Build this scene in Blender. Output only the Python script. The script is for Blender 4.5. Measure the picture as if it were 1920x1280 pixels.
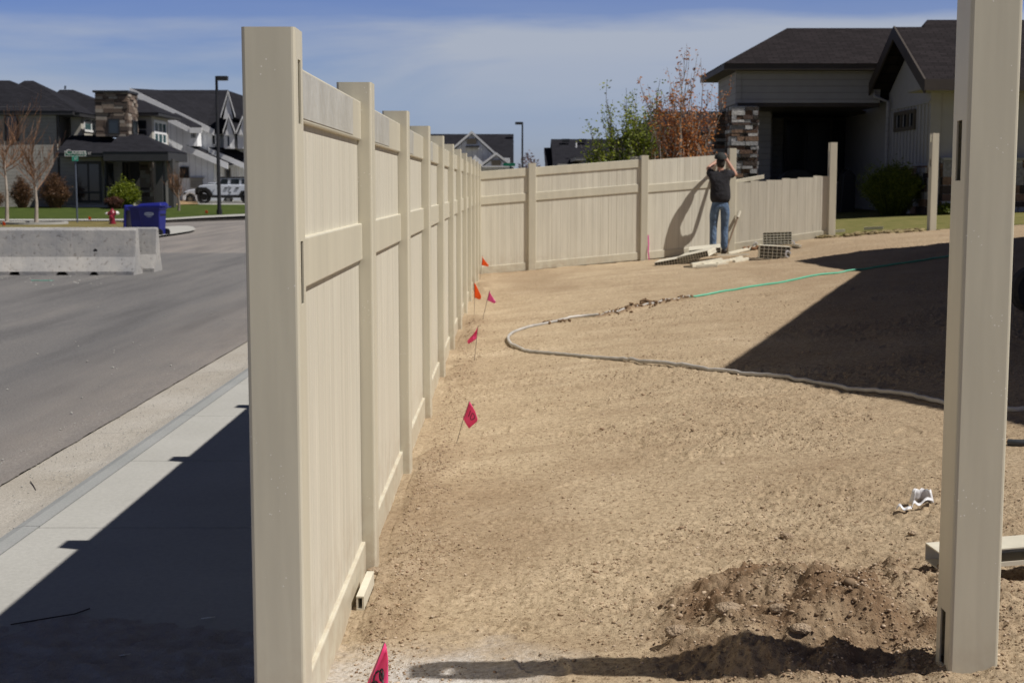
import bpy, bmesh, math, random
import numpy as np
from mathutils import Vector, Matrix
R = math.radians
for o in list(bpy.data.objects): bpy.data.objects.remove(o, do_unlink=True)
scene = bpy.context.scene
COL = scene.collection

# ---------------------------------------------------------------- camera
CAMH = 1.45
FPX = 2667.0
TH = math.atan(290 / FPX)
cam_d = bpy.data.cameras.new('camera')
cam = bpy.data.objects.new('camera', cam_d); COL.objects.link(cam)
cam.location = (0, 0, CAMH); cam.rotation_euler = (math.pi / 2 - TH, 0, 0)
cam_d.sensor_width = 36; cam_d.lens = FPX * 36 / 1920
cam_d.clip_start = 0.05; cam_d.clip_end = 6000
cam_d.dof.use_dof = True; cam_d.dof.focus_distance = 4.6; cam_d.dof.aperture_fstop = 9.0
scene.camera = cam

# ---------------------------------------------------------------- light
SUNV = Vector((1.187, -0.377, 1.81)).normalized()
sun_d = bpy.data.lights.new('sun', 'SUN'); sun_d.energy = 4.7; sun_d.angle = R(0.55)
sun_d.color = (1.0, 0.955, 0.89)
sun = bpy.data.objects.new('sun', sun_d); COL.objects.link(sun)
sun.rotation_euler = SUNV.to_track_quat('Z', 'Y').to_euler()
W = bpy.data.worlds.new('World'); scene.world = W; W.use_nodes = True
nt = W.node_tree; nt.nodes.clear()
def N(nt, t, **kw):
    n = nt.nodes.new(t)
    for k, v in kw.items(): setattr(n, k, v)
    return n
sky = N(nt, 'ShaderNodeTexSky', sky_type='NISHITA', sun_disc=False)
sky.sun_elevation = math.asin(SUNV.z); sky.sun_rotation = math.atan2(SUNV.x, SUNV.y)
sky.altitude = 800; sky.air_density = 1.0; sky.dust_density = 0.6; sky.ozone_density = 1.2
tc = N(nt, 'ShaderNodeTexCoord')
sep = N(nt, 'ShaderNodeSeparateXYZ'); nt.links.new(tc.outputs['Generated'], sep.inputs[0])
# thin high cloud: noise on a flat layer overhead
ms = N(nt, 'ShaderNodeMapping'); ms.inputs['Scale'].default_value = (1.0, 1.0, 6.5); ms.inputs['Location'].default_value = (0.3, 0.0, 0.55)
nt.links.new(tc.outputs['Generated'], ms.inputs[0])
nz = N(nt, 'ShaderNodeTexNoise'); nz.inputs['Scale'].default_value = 2.6; nz.inputs['Detail'].default_value = 7; nz.inputs['Roughness'].default_value = 0.52; nz.inputs['Distortion'].default_value = 0.5
nt.links.new(ms.outputs[0], nz.inputs['Vector'])
cr = N(nt, 'ShaderNodeValToRGB'); cr.color_ramp.elements[0].position = 0.32; cr.color_ramp.elements[1].position = 0.54
cr.color_ramp.elements[0].color = (0, 0, 0, 1); cr.color_ramp.elements[1].color = (1, 1, 1, 1)
nt.links.new(nz.outputs['Fac'], cr.inputs[0])
# the veil lies in a band some 2 to 7 degrees up
bnd = N(nt, 'ShaderNodeValToRGB'); e = bnd.color_ramp.elements
e[0].position = 0.0; e[0].color = (0.25, 0.25, 0.25, 1); e[1].position = 1.0; e[1].color = (0.1, 0.1, 0.1, 1)
for p, v in ((0.045, 0.35), (0.07, 0.8), (0.095, 1.0), (0.107, 1.0), (0.116, 0.22), (0.14, 0.10), (0.3, 0.1)):
    x = e.new(p); x.color = (v, v, v, 1)
nz2 = N(nt, 'ShaderNodeTexNoise'); nz2.inputs['Scale'].default_value = 5.0; nz2.inputs['Detail'].default_value = 6; nz2.inputs['Roughness'].default_value = 0.55
nt.links.new(ms.outputs[0], nz2.inputs['Vector'])
zj = N(nt, 'ShaderNodeMath', operation='MULTIPLY_ADD'); zj.inputs[1].default_value = 0.03; nt.links.new(nz2.outputs['Fac'], zj.inputs[0])
zk = N(nt, 'ShaderNodeMath', operation='SUBTRACT'); zk.inputs[1].default_value = 0.015; nt.links.new(sep.outputs['Z'], zk.inputs[0]); nt.links.new(zk.outputs[0], zj.inputs[2])
nt.links.new(zj.outputs[0], bnd.inputs[0])
cm = N(nt, 'ShaderNodeMath', operation='MULTIPLY'); nt.links.new(cr.outputs[0], cm.inputs[0]); nt.links.new(bnd.outputs[0], cm.inputs[1])
# dark blue above the visible band, set to cut fill and deepen shade
el = N(nt, 'ShaderNodeValToRGB'); e = el.color_ramp.elements
e[0].position = 0.0; e[0].color = (0.56, 0.62, 0.95, 1); e[1].position = 1.0; e[1].color = (0.08, 0.085, 0.17, 1)
for p, v in ((0.045, (0.56, 0.62, 0.95)), (0.07, (0.56, 0.62, 0.90)), (0.125, (0.47, 0.55, 0.93)), (0.19, (0.25, 0.28, 0.48)), (0.32, (0.12, 0.13, 0.24))):
    x = e.new(p); x.color = v + (1,)
nt.links.new(sep.outputs['Z'], el.inputs[0])
mul = N(nt, 'ShaderNodeMixRGB', blend_type='MULTIPLY'); mul.inputs[0].default_value = 1
nt.links.new(sky.outputs[0], mul.inputs[1]); nt.links.new(el.outputs[0], mul.inputs[2])
mx = N(nt, 'ShaderNodeMixRGB'); mx.inputs[2].default_value = (4.6, 5.1, 6.1, 1)
cm2 = N(nt, 'ShaderNodeMath', operation='MULTIPLY'); cm2.inputs[1].default_value = 0.95
nt.links.new(cm.outputs[0], cm2.inputs[0]); nt.links.new(cm2.outputs[0], mx.inputs[0]); nt.links.new(mul.outputs[0], mx.inputs[1])
bg = N(nt, 'ShaderNodeBackground'); bg.inputs['Strength'].default_value = 0.082
out = N(nt, 'ShaderNodeOutputWorld')
nt.links.new(mx.outputs[0], bg.inputs[0]); nt.links.new(bg.outputs[0], out.inputs[0])
vs = scene.view_settings; vs.view_transform = 'Standard'; vs.look = 'None'; vs.exposure = 0.10; vs.gamma = 1.0; vs.use_curve_mapping = False

# ---------------------------------------------------------------- measuring helpers
ST, CT = math.sin(TH), math.cos(TH)
def ray(px, py):
    x = (px - 960) / FPX; y = (py - 640) / FPX
    return Vector((x, CT - y * ST, -ST - y * CT))
def at(px, py, Y):
    d = ray(px, py); t = Y / d.y
    return Vector((d.x * t, Y, CAMH + d.z * t))
def tzs(X, Y):                       # the yard's slope
    s = 0.125 + (0.080 - 0.125) * min(max((Y - 3.5) / 20, 0), 1)
    z = 0.9 * math.tanh(s * max(0, X + 0.5) / 0.9)
    u = min(max((X - 3.9) / 1.5, 0), 1)
    return z + 0.12 * u * u * (3 - 2 * u) * min(max((Y - 15) / 8, 0), 1)
def zleft(X, Y): return -0.02 + max(0, (Y - 62) * 0.0155)
def G(px, py, zf=tzs):
    d = ray(px, py); t = 5.0
    z = 0.2
    for i in range(60):
        t = 0.5 * t + 0.5 * (z - CAMH) / d.z if i else (z - CAMH) / d.z
        z = zf(d.x * t, d.y * t)
    return Vector((d.x * t, d.y * t, z))

# ---------------------------------------------------------------- materials
MATS = {}
def mat(name, col, rough=0.7, var=0.0, vscale=3.0, bump=0.0, bscale=60.0, metal=0.0, spec=0.5, col2=None, detail=5, stretch=(1, 1, 1), fn=None):
    if name in MATS: return MATS[name]
    m = bpy.data.materials.new(name); m.use_nodes = True; MATS[name] = m
    t = m.node_tree; b = t.nodes['Principled BSDF']
    b.inputs['Base Color'].default_value = tuple(col) + (1,)
    b.inputs['Roughness'].default_value = rough; b.inputs['Metallic'].default_value = metal
    b.inputs['Specular IOR Level'].default_value = spec
    c = N(t, 'ShaderNodeTexCoord'); mp = N(t, 'ShaderNodeMapping'); mp.inputs['Scale'].default_value = stretch
    t.links.new(c.outputs['Object'], mp.inputs[0])
    if var or col2:
        n = N(t, 'ShaderNodeTexNoise'); n.inputs['Scale'].default_value = vscale; n.inputs['Detail'].default_value = detail; n.inputs['Roughness'].default_value = 0.6
        t.links.new(mp.outputs[0], n.inputs['Vector'])
        r = N(t, 'ShaderNodeValToRGB'); r.color_ramp.elements[0].position = 0.3; r.color_ramp.elements[1].position = 0.7
        c2 = col2 if col2 else tuple(min(1, x * (1 + var)) for x in col)
        c1 = col if col2 else tuple(x * (1 - var) for x in col)
        r.color_ramp.elements[0].color = tuple(c1) + (1,); r.color_ramp.elements[1].color = tuple(c2) + (1,)
        t.links.new(n.outputs['Fac'], r.inputs[0]); t.links.new(r.outputs[0], b.inputs['Base Color'])
    if bump:
        n = N(t, 'ShaderNodeTexNoise'); n.inputs['Scale'].default_value = bscale; n.inputs['Detail'].default_value = 6
        t.links.new(mp.outputs[0], n.inputs['Vector'])
        bp = N(t, 'ShaderNodeBump'); bp.inputs['Strength'].default_value = bump; bp.inputs['Distance'].default_value = 0.02
        t.links.new(n.outputs['Fac'], bp.inputs['Height']); t.links.new(bp.outputs[0], b.inputs['Normal'])
    if fn: fn(t, b, c, mp)
    return m
def siding_fn(step, axis='Z', depth=0.02, sharp=0.12):
    def f(t, b, c, mp):
        s = N(t, 'ShaderNodeSeparateXYZ'); t.links.new(c.outputs['Object'], s.inputs[0])
        if axis == 'XY':
            a = N(t, 'ShaderNodeMath', operation='ADD'); t.links.new(s.outputs['X'], a.inputs[0]); t.links.new(s.outputs['Y'], a.inputs[1]); src = a.outputs[0]
        else: src = s.outputs[axis]
        d = N(t, 'ShaderNodeMath', operation='DIVIDE'); d.inputs[1].default_value = step; t.links.new(src, d.inputs[0])
        fr = N(t, 'ShaderNodeMath', operation='FRACT'); t.links.new(d.outputs[0], fr.inputs[0])
        bp = N(t, 'ShaderNodeBump'); bp.inputs['Strength'].default_value = 1.0; bp.inputs['Distance'].default_value = depth
        if axis == 'Z':
            iv = N(t, 'ShaderNodeMath', operation='SUBTRACT'); iv.inputs[0].default_value = 1.0; t.links.new(fr.outputs[0], iv.inputs[1]); t.links.new(iv.outputs[0], bp.inputs['Height'])
        else:
            lt = N(t, 'ShaderNodeMath', operation='LESS_THAN'); lt.inputs[1].default_value = sharp; t.links.new(fr.outputs[0], lt.inputs[0]); t.links.new(lt.outputs[0], bp.inputs['Height'])
        t.links.new(bp.outputs[0], b.inputs['Normal'])
        # darker line along each siding step
        lt2 = N(t, 'ShaderNodeMath', operation='LESS_THAN'); lt2.inputs[1].default_value = 0.07; t.links.new(fr.outputs[0], lt2.inputs[0])
        mxx = N(t, 'ShaderNodeMixRGB', blend_type='MULTIPLY'); mxx.inputs[2].default_value = (0.6, 0.6, 0.6, 1)
        t.links.new(lt2.outputs[0], mxx.inputs[0])
        if b.inputs['Base Color'].links:
            t.links.new(b.inputs['Base Color'].links[0].from_socket, mxx.inputs[1])
        else: mxx.inputs[1].default_value = b.inputs['Base Color'].default_value
        t.links.new(mxx.outputs[0], b.inputs['Base Color'])
    return f
def shingle_fn(t, b, c, mp):
    br = N(t, 'ShaderNodeTexBrick'); br.inputs['Scale'].default_value = 1.0
    br.inputs['Brick Width'].default_value = 0.33; br.inputs['Row Height'].default_value = 0.14; br.inputs['Mortar Size'].default_value = 0.012
    br.inputs['Mortar Smooth'].default_value = 0.3; br.inputs['Bias'].default_value = 0.0
    base = tuple(b.inputs['Base Color'].default_value)
    br.inputs['Color1'].default_value = tuple(x * 0.78 for x in base[:3]) + (1,)
    br.inputs['Color2'].default_value = tuple(x * 1.3 for x in base[:3]) + (1,)
    br.inputs['Mortar'].default_value = tuple(x * 0.45 for x in base[:3]) + (1,)
    s = N(t, 'ShaderNodeSeparateXYZ'); t.links.new(c.outputs['Object'], s.inputs[0])
    a = N(t, 'ShaderNodeMath', operation='ADD'); t.links.new(s.outputs['Z'], a.inputs[0]); 
    a2 = N(t, 'ShaderNodeMath', operation='MULTIPLY'); a2.inputs[1].default_value = 0.9; t.links.new(s.outputs['Y'], a2.inputs[0]); t.links.new(a2.outputs[0], a.inputs[1])
    cb = N(t, 'ShaderNodeCombineXYZ'); t.links.new(s.outputs['X'], cb.inputs[0]); t.links.new(a.outputs[0], cb.inputs[1])
    t.links.new(cb.outputs[0], br.inputs['Vector']); t.links.new(br.outputs['Color'], b.inputs['Base Color'])
    bp = N(t, 'ShaderNodeBump'); bp.inputs['Strength'].default_value = 0.6; bp.inputs['Distance'].default_value = 0.02; bp.invert = True
    t.links.new(br.outputs['Fac'], bp.inputs['Height']); t.links.new(bp.outputs[0], b.inputs['Normal'])
def island_fn(cols):
    def f(t, b, c, mp):
        g = N(t, 'ShaderNodeNewGeometry'); r = N(t, 'ShaderNodeValToRGB'); r.color_ramp.interpolation = 'CONSTANT'
        e = r.color_ramp.elements
        while len(e) < len(cols): e.new(0.5)
        for i, cc in enumerate(cols): e[i].position = i / len(cols); e[i].color = tuple(cc) + (1,)
        n = N(t, 'ShaderNodeTexNoise'); n.inputs['Scale'].default_value = 14; n.inputs['Detail'].default_value = 5; t.links.new(c.outputs['Object'], n.inputs['Vector'])
        mm = N(t, 'ShaderNodeMapRange'); mm.inputs[1].default_value = 0.25; mm.inputs[2].default_value = 0.75; mm.inputs[3].default_value = 0.65; mm.inputs[4].default_value = 1.25
        t.links.new(n.outputs['Fac'], mm.inputs[0])
        mu = N(t, 'ShaderNodeVectorMath', operation='SCALE'); t.links.new(r.outputs[0], mu.inputs[0]); t.links.new(mm.outputs[0], mu.inputs['Scale'])
        t.links.new(g.outputs['Random Per Island'], r.inputs[0]); t.links.new(mu.outputs[0], b.inputs['Base Color'])
    return f
def vinyl_fn(t, b, c, mp):
    # faint dust streaks and small glue specks on the vinyl
    base = tuple(b.inputs['Base Color'].default_value)
    n = N(t, 'ShaderNodeTexNoise'); n.inputs['Scale'].default_value = 2.2; n.inputs['Detail'].default_value = 6
    mp2 = N(t, 'ShaderNodeMapping'); mp2.inputs['Scale'].default_value = (5, 5, 0.7); t.links.new(c.outputs['Object'], mp2.inputs[0]); t.links.new(mp2.outputs[0], n.inputs['Vector'])
    r = N(t, 'ShaderNodeValToRGB'); r.color_ramp.elements[0].position = 0.25; r.color_ramp.elements[1].position = 0.75
    r.color_ramp.elements[0].color = tuple(x * 0.90 for x in base[:3]) + (1,); r.color_ramp.elements[1].color = tuple(x * 1.04 for x in base[:3]) + (1,)
    t.links.new(n.outputs['Fac'], r.inputs[0])
    v = N(t, 'ShaderNodeTexVoronoi'); v.inputs['Scale'].default_value = 75; t.links.new(c.outputs['Object'], v.inputs['Vector'])
    n2 = N(t, 'ShaderNodeTexNoise'); n2.inputs['Scale'].default_value = 7; n2.inputs['Detail'].default_value = 3; t.links.new(c.outputs['Object'], n2.inputs['Vector'])
    lt = N(t, 'ShaderNodeMath', operation='LESS_THAN'); lt.inputs[1].default_value = 0.14; t.links.new(v.outputs['Distance'], lt.inputs[0])
    gt = N(t, 'ShaderNodeMath', operation='GREATER_THAN'); gt.inputs[1].default_value = 0.60; t.links.new(n2.outputs['Fac'], gt.inputs[0])
    an = N(t, 'ShaderNodeMath', operation='MULTIPLY'); t.links.new(lt.outputs[0], an.inputs[0]); t.links.new(gt.outputs[0], an.inputs[1])
    m = N(t, 'ShaderNodeMixRGB'); m.inputs[2].default_value = (0.75, 0.72, 0.66, 1)
    t.links.new(an.outputs[0], m.inputs[0]); t.links.new(r.outputs[0], m.inputs[1]); sz = N(t, 'ShaderNodeSeparateXYZ'); t.links.new(c.outputs['Object'], sz.inputs[0])
    mz = N(t, 'ShaderNodeMapRange'); mz.inputs[1].default_value = 0.38; mz.inputs[2].default_value = -.02; mz.inputs[3].default_value = 0; mz.inputs[4].default_value = .75; t.links.new(sz.outputs['Z'], mz.inputs[0])
    n5 = N(t, 'ShaderNodeTexNoise'); n5.inputs['Scale'].default_value = 9; n5.inputs['Detail'].default_value = 7; n5.inputs['Roughness'].default_value = .7; t.links.new(c.outputs['Object'], n5.inputs['Vector'])
    r5 = N(t, 'ShaderNodeMapRange'); r5.inputs[1].default_value = .42; r5.inputs[2].default_value = .65; t.links.new(n5.outputs['Fac'], r5.inputs[0])
    m5 = N(t, 'ShaderNodeMath', operation='MULTIPLY'); t.links.new(mz.outputs[0], m5.inputs[0]); t.links.new(r5.outputs[0], m5.inputs[1])
    x5 = N(t, 'ShaderNodeMixRGB'); x5.inputs[2].default_value = (.40, .31, .215, 1); t.links.new(m5.outputs[0], x5.inputs[0]); t.links.new(m.outputs[0], x5.inputs[1]); t.links.new(x5.outputs[0], b.inputs['Base Color'])
    n3 = N(t, 'ShaderNodeTexNoise'); n3.inputs['Scale'].default_value = 3; n3.inputs['Detail'].default_value = 2
    mp3 = N(t, 'ShaderNodeMapping'); mp3.inputs['Scale'].default_value = (6, 6, 0.5); t.links.new(c.outputs['Object'], mp3.inputs[0]); t.links.new(mp3.outputs[0], n3.inputs['Vector'])
    ad = N(t, 'ShaderNodeMath', operation='MULTIPLY_ADD'); ad.inputs[1].default_value = 0.5; t.links.new(an.outputs[0], ad.inputs[0]); t.links.new(n3.outputs['Fac'], ad.inputs[2])
    bp = N(t, 'ShaderNodeBump'); bp.inputs['Strength'].default_value = 0.35; bp.inputs['Distance'].default_value = 0.004
    t.links.new(ad.outputs[0], bp.inputs['Height']); t.links.new(bp.outputs[0], b.inputs['Normal'])
VIN = (0.59, 0.552, 0.44)
def reed_fn(t, b, c, mp):
    vinyl_fn(t, b, c, mp)
    src = b.inputs['Base Color'].links[0].from_socket
    m1 = N(t, 'ShaderNodeMapping'); m1.inputs['Scale'].default_value = (42, 42, .25); t.links.new(c.outputs['Object'], m1.inputs[0])
    n = N(t, 'ShaderNodeTexNoise'); n.inputs['Scale'].default_value = 1.0; n.inputs['Detail'].default_value = 3; n.inputs['Roughness'].default_value = .6; t.links.new(m1.outputs[0], n.inputs['Vector'])
    r = N(t, 'ShaderNodeValToRGB'); r.color_ramp.elements[0].position = .34; r.color_ramp.elements[1].position = .66; r.color_ramp.elements[0].color = (.90, .89, .87, 1); r.color_ramp.elements[1].color = (1.09, 1.09, 1.09, 1); t.links.new(n.outputs['Fac'], r.inputs[0])
    m = N(t, 'ShaderNodeMixRGB', blend_type='MULTIPLY'); m.inputs[0].default_value = 1; t.links.new(src, m.inputs[1]); t.links.new(r.outputs[0], m.inputs[2]); t.links.new(m.outputs[0], b.inputs['Base Color'])
    bp = N(t, 'ShaderNodeBump'); bp.inputs['Strength'].default_value = .5; bp.inputs['Distance'].default_value = .004; t.links.new(n.outputs['Fac'], bp.inputs['Height'])
    old = b.inputs['Normal'].links[0].from_node; t.links.new(old.outputs[0], bp.inputs['Normal']); t.links.new(bp.outputs[0], b.inputs['Normal'])
M_reed = mat('reeded_vinyl', (0.64, 0.608, 0.513), 0.45, spec=0.4, fn=reed_fn)
M_vinyl = mat('almond_vinyl', VIN, 0.42, spec=0.4, fn=vinyl_fn)
M_vinyl_cut = mat('vinyl_offcut', (0.62, 0.58, 0.47), 0.5, var=0.12, vscale=8)
M_cell_shade = mat('vinyl_cell_shade', (0.20, 0.18, 0.14), 0.8)  # darkened vinyl copy, shade painted inside the hollow cells
M_film = mat('dusty_film', (0.44, 0.425, 0.375), 0.35, col2=(0.58, 0.57, 0.52), vscale=6, stretch=(1, 1, 0.7), bump=0.2, bscale=25)
M_roof = mat('dark_shingle', (0.019, 0.019, 0.024), 0.95, spec=.12, fn=shingle_fn)
M_roof_brown = mat('brown_shingle', (0.020, 0.0165, 0.018), 0.95, spec=.12, fn=shingle_fn)
M_fascia = mat('brown_fascia', (0.045, 0.034, 0.026), 0.6, var=0.15)
M_fascia_dark = mat('charcoal_fascia', (0.03, 0.03, 0.032), 0.6, var=0.15)
M_white_trim = mat('white_trim', (0.72, 0.72, 0.72), 0.6, var=0.05)
M_siding_grey = mat('grey_siding', (0.30, 0.285, 0.255), 0.8, var=0.08, fn=siding_fn(0.2))
M_siding_beige = mat('beige_siding', (0.33, 0.31, 0.27), 0.8, var=0.06, fn=siding_fn(0.2))
M_siding_white = mat('white_siding', (0.88, 0.89, 0.90), 0.75, var=0.03, fn=siding_fn(0.4, 'XY', 0.010, 0.12))
M_siding_taupe = mat('taupe_siding', (0.36, 0.345, 0.335), 0.8, var=0.06, fn=siding_fn(0.17))
M_batten = mat('batten_siding', (0.36, 0.35, 0.35), 0.8, var=0.05)
M_dark = mat('dark_interior', (0.012, 0.012, 0.013), 0.8)
M_dgrey = mat('dark_grey_paint', (0.05, 0.048, 0.047), 0.7, var=0.15)
M_glass = mat('window_glass', (0.015, 0.022, 0.028), 0.08, spec=0.7)
M_frame_dark = mat('black_frame', (0.02, 0.02, 0.022), 0.5)
M_frame_brown = mat('brown_frame', (0.09, 0.075, 0.055), 0.6)
M_stone = mat('ledge_stone', (0.3, 0.25, 0.2), 0.9, bump=0.6, bscale=18, fn=island_fn([(0.16, 0.095, 0.065), (0.42, 0.41, 0.41), (0.07, 0.05, 0.04), (0.24, 0.15, 0.10), (0.58, 0.56, 0.54), (0.12, 0.08, 0.065), (0.30, 0.29, 0.29), (0.05, 0.04, 0.035)]))
M_stone_far = mat('brown_ledge_stone', (0.3, 0.25, 0.2), 0.9, fn=island_fn([(0.18, 0.13, 0.10), (0.12, 0.085, 0.065), (0.24, 0.19, 0.15), (0.08, 0.06, 0.05), (0.30, 0.26, 0.22)]))
M_bark = mat('grey_bark', (0.20, 0.17, 0.14), 0.9, var=0.3, vscale=12, stretch=(1, 1, .3), bump=0.4)
M_bark_pale = mat('pale_bark', (0.36, 0.31, 0.26), 0.9, var=0.25, vscale=12, stretch=(1, 1, .3), bump=0.4)
M_twig = mat('orange_twig', (0.20, 0.105, 0.055), 0.85, var=0.3, vscale=5)
M_pole = mat('black_pole', (0.016, 0.016, 0.018), 0.5, var=0.2)
M_steel = mat('blue_grey_steel', (0.10, 0.12, 0.16), 0.5, metal=0.3, var=0.15)
M_black = mat('black_plastic', (0.012, 0.012, 0.013), 0.55)
M_tyre = mat('tyre_rubber', (0.014, 0.014, 0.015), 0.85, var=0.2, vscale=20)
M_rim = mat('alloy_rim', (0.55, 0.56, 0.58), 0.3, metal=0.8)
M_rim_dark = mat('black_rim', (0.02, 0.02, 0.022), 0.4)
M_carwhite = mat('white_car_paint', (0.62, 0.66, 0.74), 0.25, spec=0.6, var=0.03)
M_bin = mat('blue_bin_plastic', (0.010, 0.014, 0.17), 0.45, var=0.12, vscale=4)
M_binw = mat('white_decal', (0.55, 0.6, 0.66), 0.5)
M_red = mat('maroon_hydrant_paint', (0.22, 0.012, 0.03), 0.4, var=0.15)
M_whitep = mat('white_paint', (0.78, 0.78, 0.76), 0.4)
M_green_sign = mat('green_sign', (0.0, 0.16, 0.085), 0.4, var=0.05)
M_green_sign2 = mat('teal_sign', (0.04, 0.32, 0.22), 0.4)
M_concrete_b = None

# ---------------------------------------------------------------- mesh builder
class MB:
    def __init__(s): s.v = []; s.f = []
    def quad(s, *ps):
        n = len(s.v); s.v += [tuple(p) for p in ps]; s.f.append(tuple(range(n, n + len(ps))))
    def hexa(s, a, b):
        """a, b: two matching loops (lists of points), joined and capped"""
        n = len(s.v); k = len(a); s.v += [tuple(p) for p in a] + [tuple(p) for p in b]
        s.f.append(tuple(range(n + k - 1, n - 1, -1))); s.f.append(tuple(range(n + k, n + 2 * k)))
        for i in range(k):
            j = (i + 1) % k; s.f.append((n + i, n + j, n + k + j, n + k + i))
    def box(s, x0, y0, z0, x1, y1, z1):
        s.hexa([(x0, y0, z0), (x1, y0, z0), (x1, y1, z0), (x0, y1, z0)], [(x0, y0, z1), (x1, y0, z1), (x1, y1, z1), (x0, y1, z1)])
    def pbox(s, px0, py0, px1, py1, Y0, Y1):
        """box whose front face was measured at distance Y0 and which runs straight back to Y1"""
        a = at(px0, py0, Y0); b = at(px1, py1, Y0)
        s.box(min(a.x, b.x), Y0, min(a.z, b.z), max(a.x, b.x), Y1, max(a.z, b.z))
    def pprism(s, pts, Y0, Y1):
        a = [at(p[0], p[1], Y0) for p in pts]
        s.hexa(a, [(p.x, Y1, p.z) for p in a])
    def slab(s, pts, th):
        pts = [Vector(p) for p in pts]; s.hexa([p - Vector((0, 0, th)) for p in pts], pts)
    def beam(s, p0, p1, w, h0, h1=None, dz=0):
        """box from p0 to p1; horizontal width w; from z+h0 to z+h1"""
        p0 = Vector(p0); p1 = Vector(p1); d = (p1 - p0); d.z = 0; d.normalize(); n = Vector((-d.y, d.x, 0)) * w / 2
        up = Vector((0, 0, 1))
        s.hexa([p0 - n + up * h0, p1 - n + up * h0, p1 + n + up * h0, p0 + n + up * h0], [p0 - n + up * h1, p1 - n + up * h1, p1 + n + up * h1, p0 + n + up * h1])
    def tube(s, pts, rads, k=6, cap=True):
        pts = [Vector(p) for p in pts]
        if not hasattr(rads, '__len__'): rads = [rads] * len(pts)
        n0 = len(s.v)
        for i, p in enumerate(pts):
            d = (pts[min(i + 1, len(pts) - 1)] - pts[max(i - 1, 0)]); 
            if d.length < 1e-9: d = Vector((0, 0, 1))
            d.normalize()
            u = d.cross(Vector((0, 0, 1)) if abs(d.z) < 0.9 else Vector((1, 0, 0))).normalized(); w = d.cross(u)
            for j in range(k):
                a = 2 * math.pi * j / k; s.v.append(tuple(p + (u * math.cos(a) + w * math.sin(a)) * rads[i]))
        for i in range(len(pts) - 1):
            for j in range(k):
                a = n0 + i * k + j; b = n0 + i * k + (j + 1) % k
                s.f.append((a, b, b + k, a + k))
        if cap:
            s.f.append(tuple(range(n0 + k - 1, n0 - 1, -1))); s.f.append(tuple(range(n0 + (len(pts) - 1) * k, n0 + len(pts) * k)))
    def cyl(s, c, axis, r, h, k=20, r2=None):
        c = Vector(c); a = Vector(axis).normalized(); s.tube([c - a * h / 2, c + a * h / 2], [r, r if r2 is None else r2], k)
    def ico(s, c, r, rng, squash=0.7, jitter=0.3):
        t = (1 + 5 ** .5) / 2
        V = [(-1, t, 0), (1, t, 0), (-1, -t, 0), (1, -t, 0), (0, -1, t), (0, 1, t), (0, -1, -t), (0, 1, -t), (t, 0, -1), (t, 0, 1), (-t, 0, -1), (-t, 0, 1)]
        F = [(0, 11, 5), (0, 5, 1), (0, 1, 7), (0, 7, 10), (0, 10, 11), (1, 5, 9), (5, 11, 4), (11, 10, 2), (10, 7, 6), (7, 1, 8), (3, 9, 4), (3, 4, 2), (3, 2, 6), (3, 6, 8), (3, 8, 9), (4, 9, 5), (2, 4, 11), (6, 2, 10), (8, 6, 7), (9, 8, 1)]
        n = len(s.v); sx, sy = rng.uniform(.7, 1.3), rng.uniform(.7, 1.3); a = rng.uniform(0, 6.3); ca, sa = math.cos(a), math.sin(a)
        for v in V:
            q = r / 1.9 * (1 + rng.uniform(-jitter, jitter)); x, y = v[0] * sx * q, v[1] * sy * q
            s.v.append((c[0] + x * ca - y * sa, c[1] + x * sa + y * ca, c[2] + v[2] * q * squash))
        s.f += [tuple(n + i for i in f) for f in F]

def tag(o, label=None, cat=None, group=None, kind=None):
    if label: o['label'] = label
    if cat: o['category'] = cat
    if group: o['group'] = group
    if kind: o['kind'] = kind
    return o
def obj(name, mb, m, parent=None, smooth=False, bevel=0, label=None):
    me = bpy.data.meshes.new(name)
    root = parent
    off = Vector((0, 0, 0))
    while root is not None:
        off += root.location; root = root.parent
    vs_ = np.array(mb.v, dtype=np.float64).reshape(-1, 3) - np.array(off)
    me.from_pydata(vs_.tolist(), [], mb.f)
    me.materials.append(m); me.update()
    if smooth:
        me.polygons.foreach_set('use_smooth', [True] * len(me.polygons))
    o = bpy.data.objects.new(name, me); COL.objects.link(o)
    if parent is not None: o.parent = parent
    if bevel:
        b = o.modifiers.new('b', 'BEVEL'); b.width = bevel; b.segments = 2; b.limit_method = 'ANGLE'; b.angle_limit = R(40)
    if label: o['label'] = label
    bm = bmesh.new(); bm.from_mesh(me); bmesh.ops.recalc_face_normals(bm, faces=bm.faces); bm.to_mesh(me); bm.free()
    return o
def thing(name, loc, label, cat, group=None, kind=None):
    o = bpy.data.objects.new(name, None); COL.objects.link(o); o.location = loc; o.empty_display_size = 0.2
    return tag(o, label, cat, group, kind)

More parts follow.
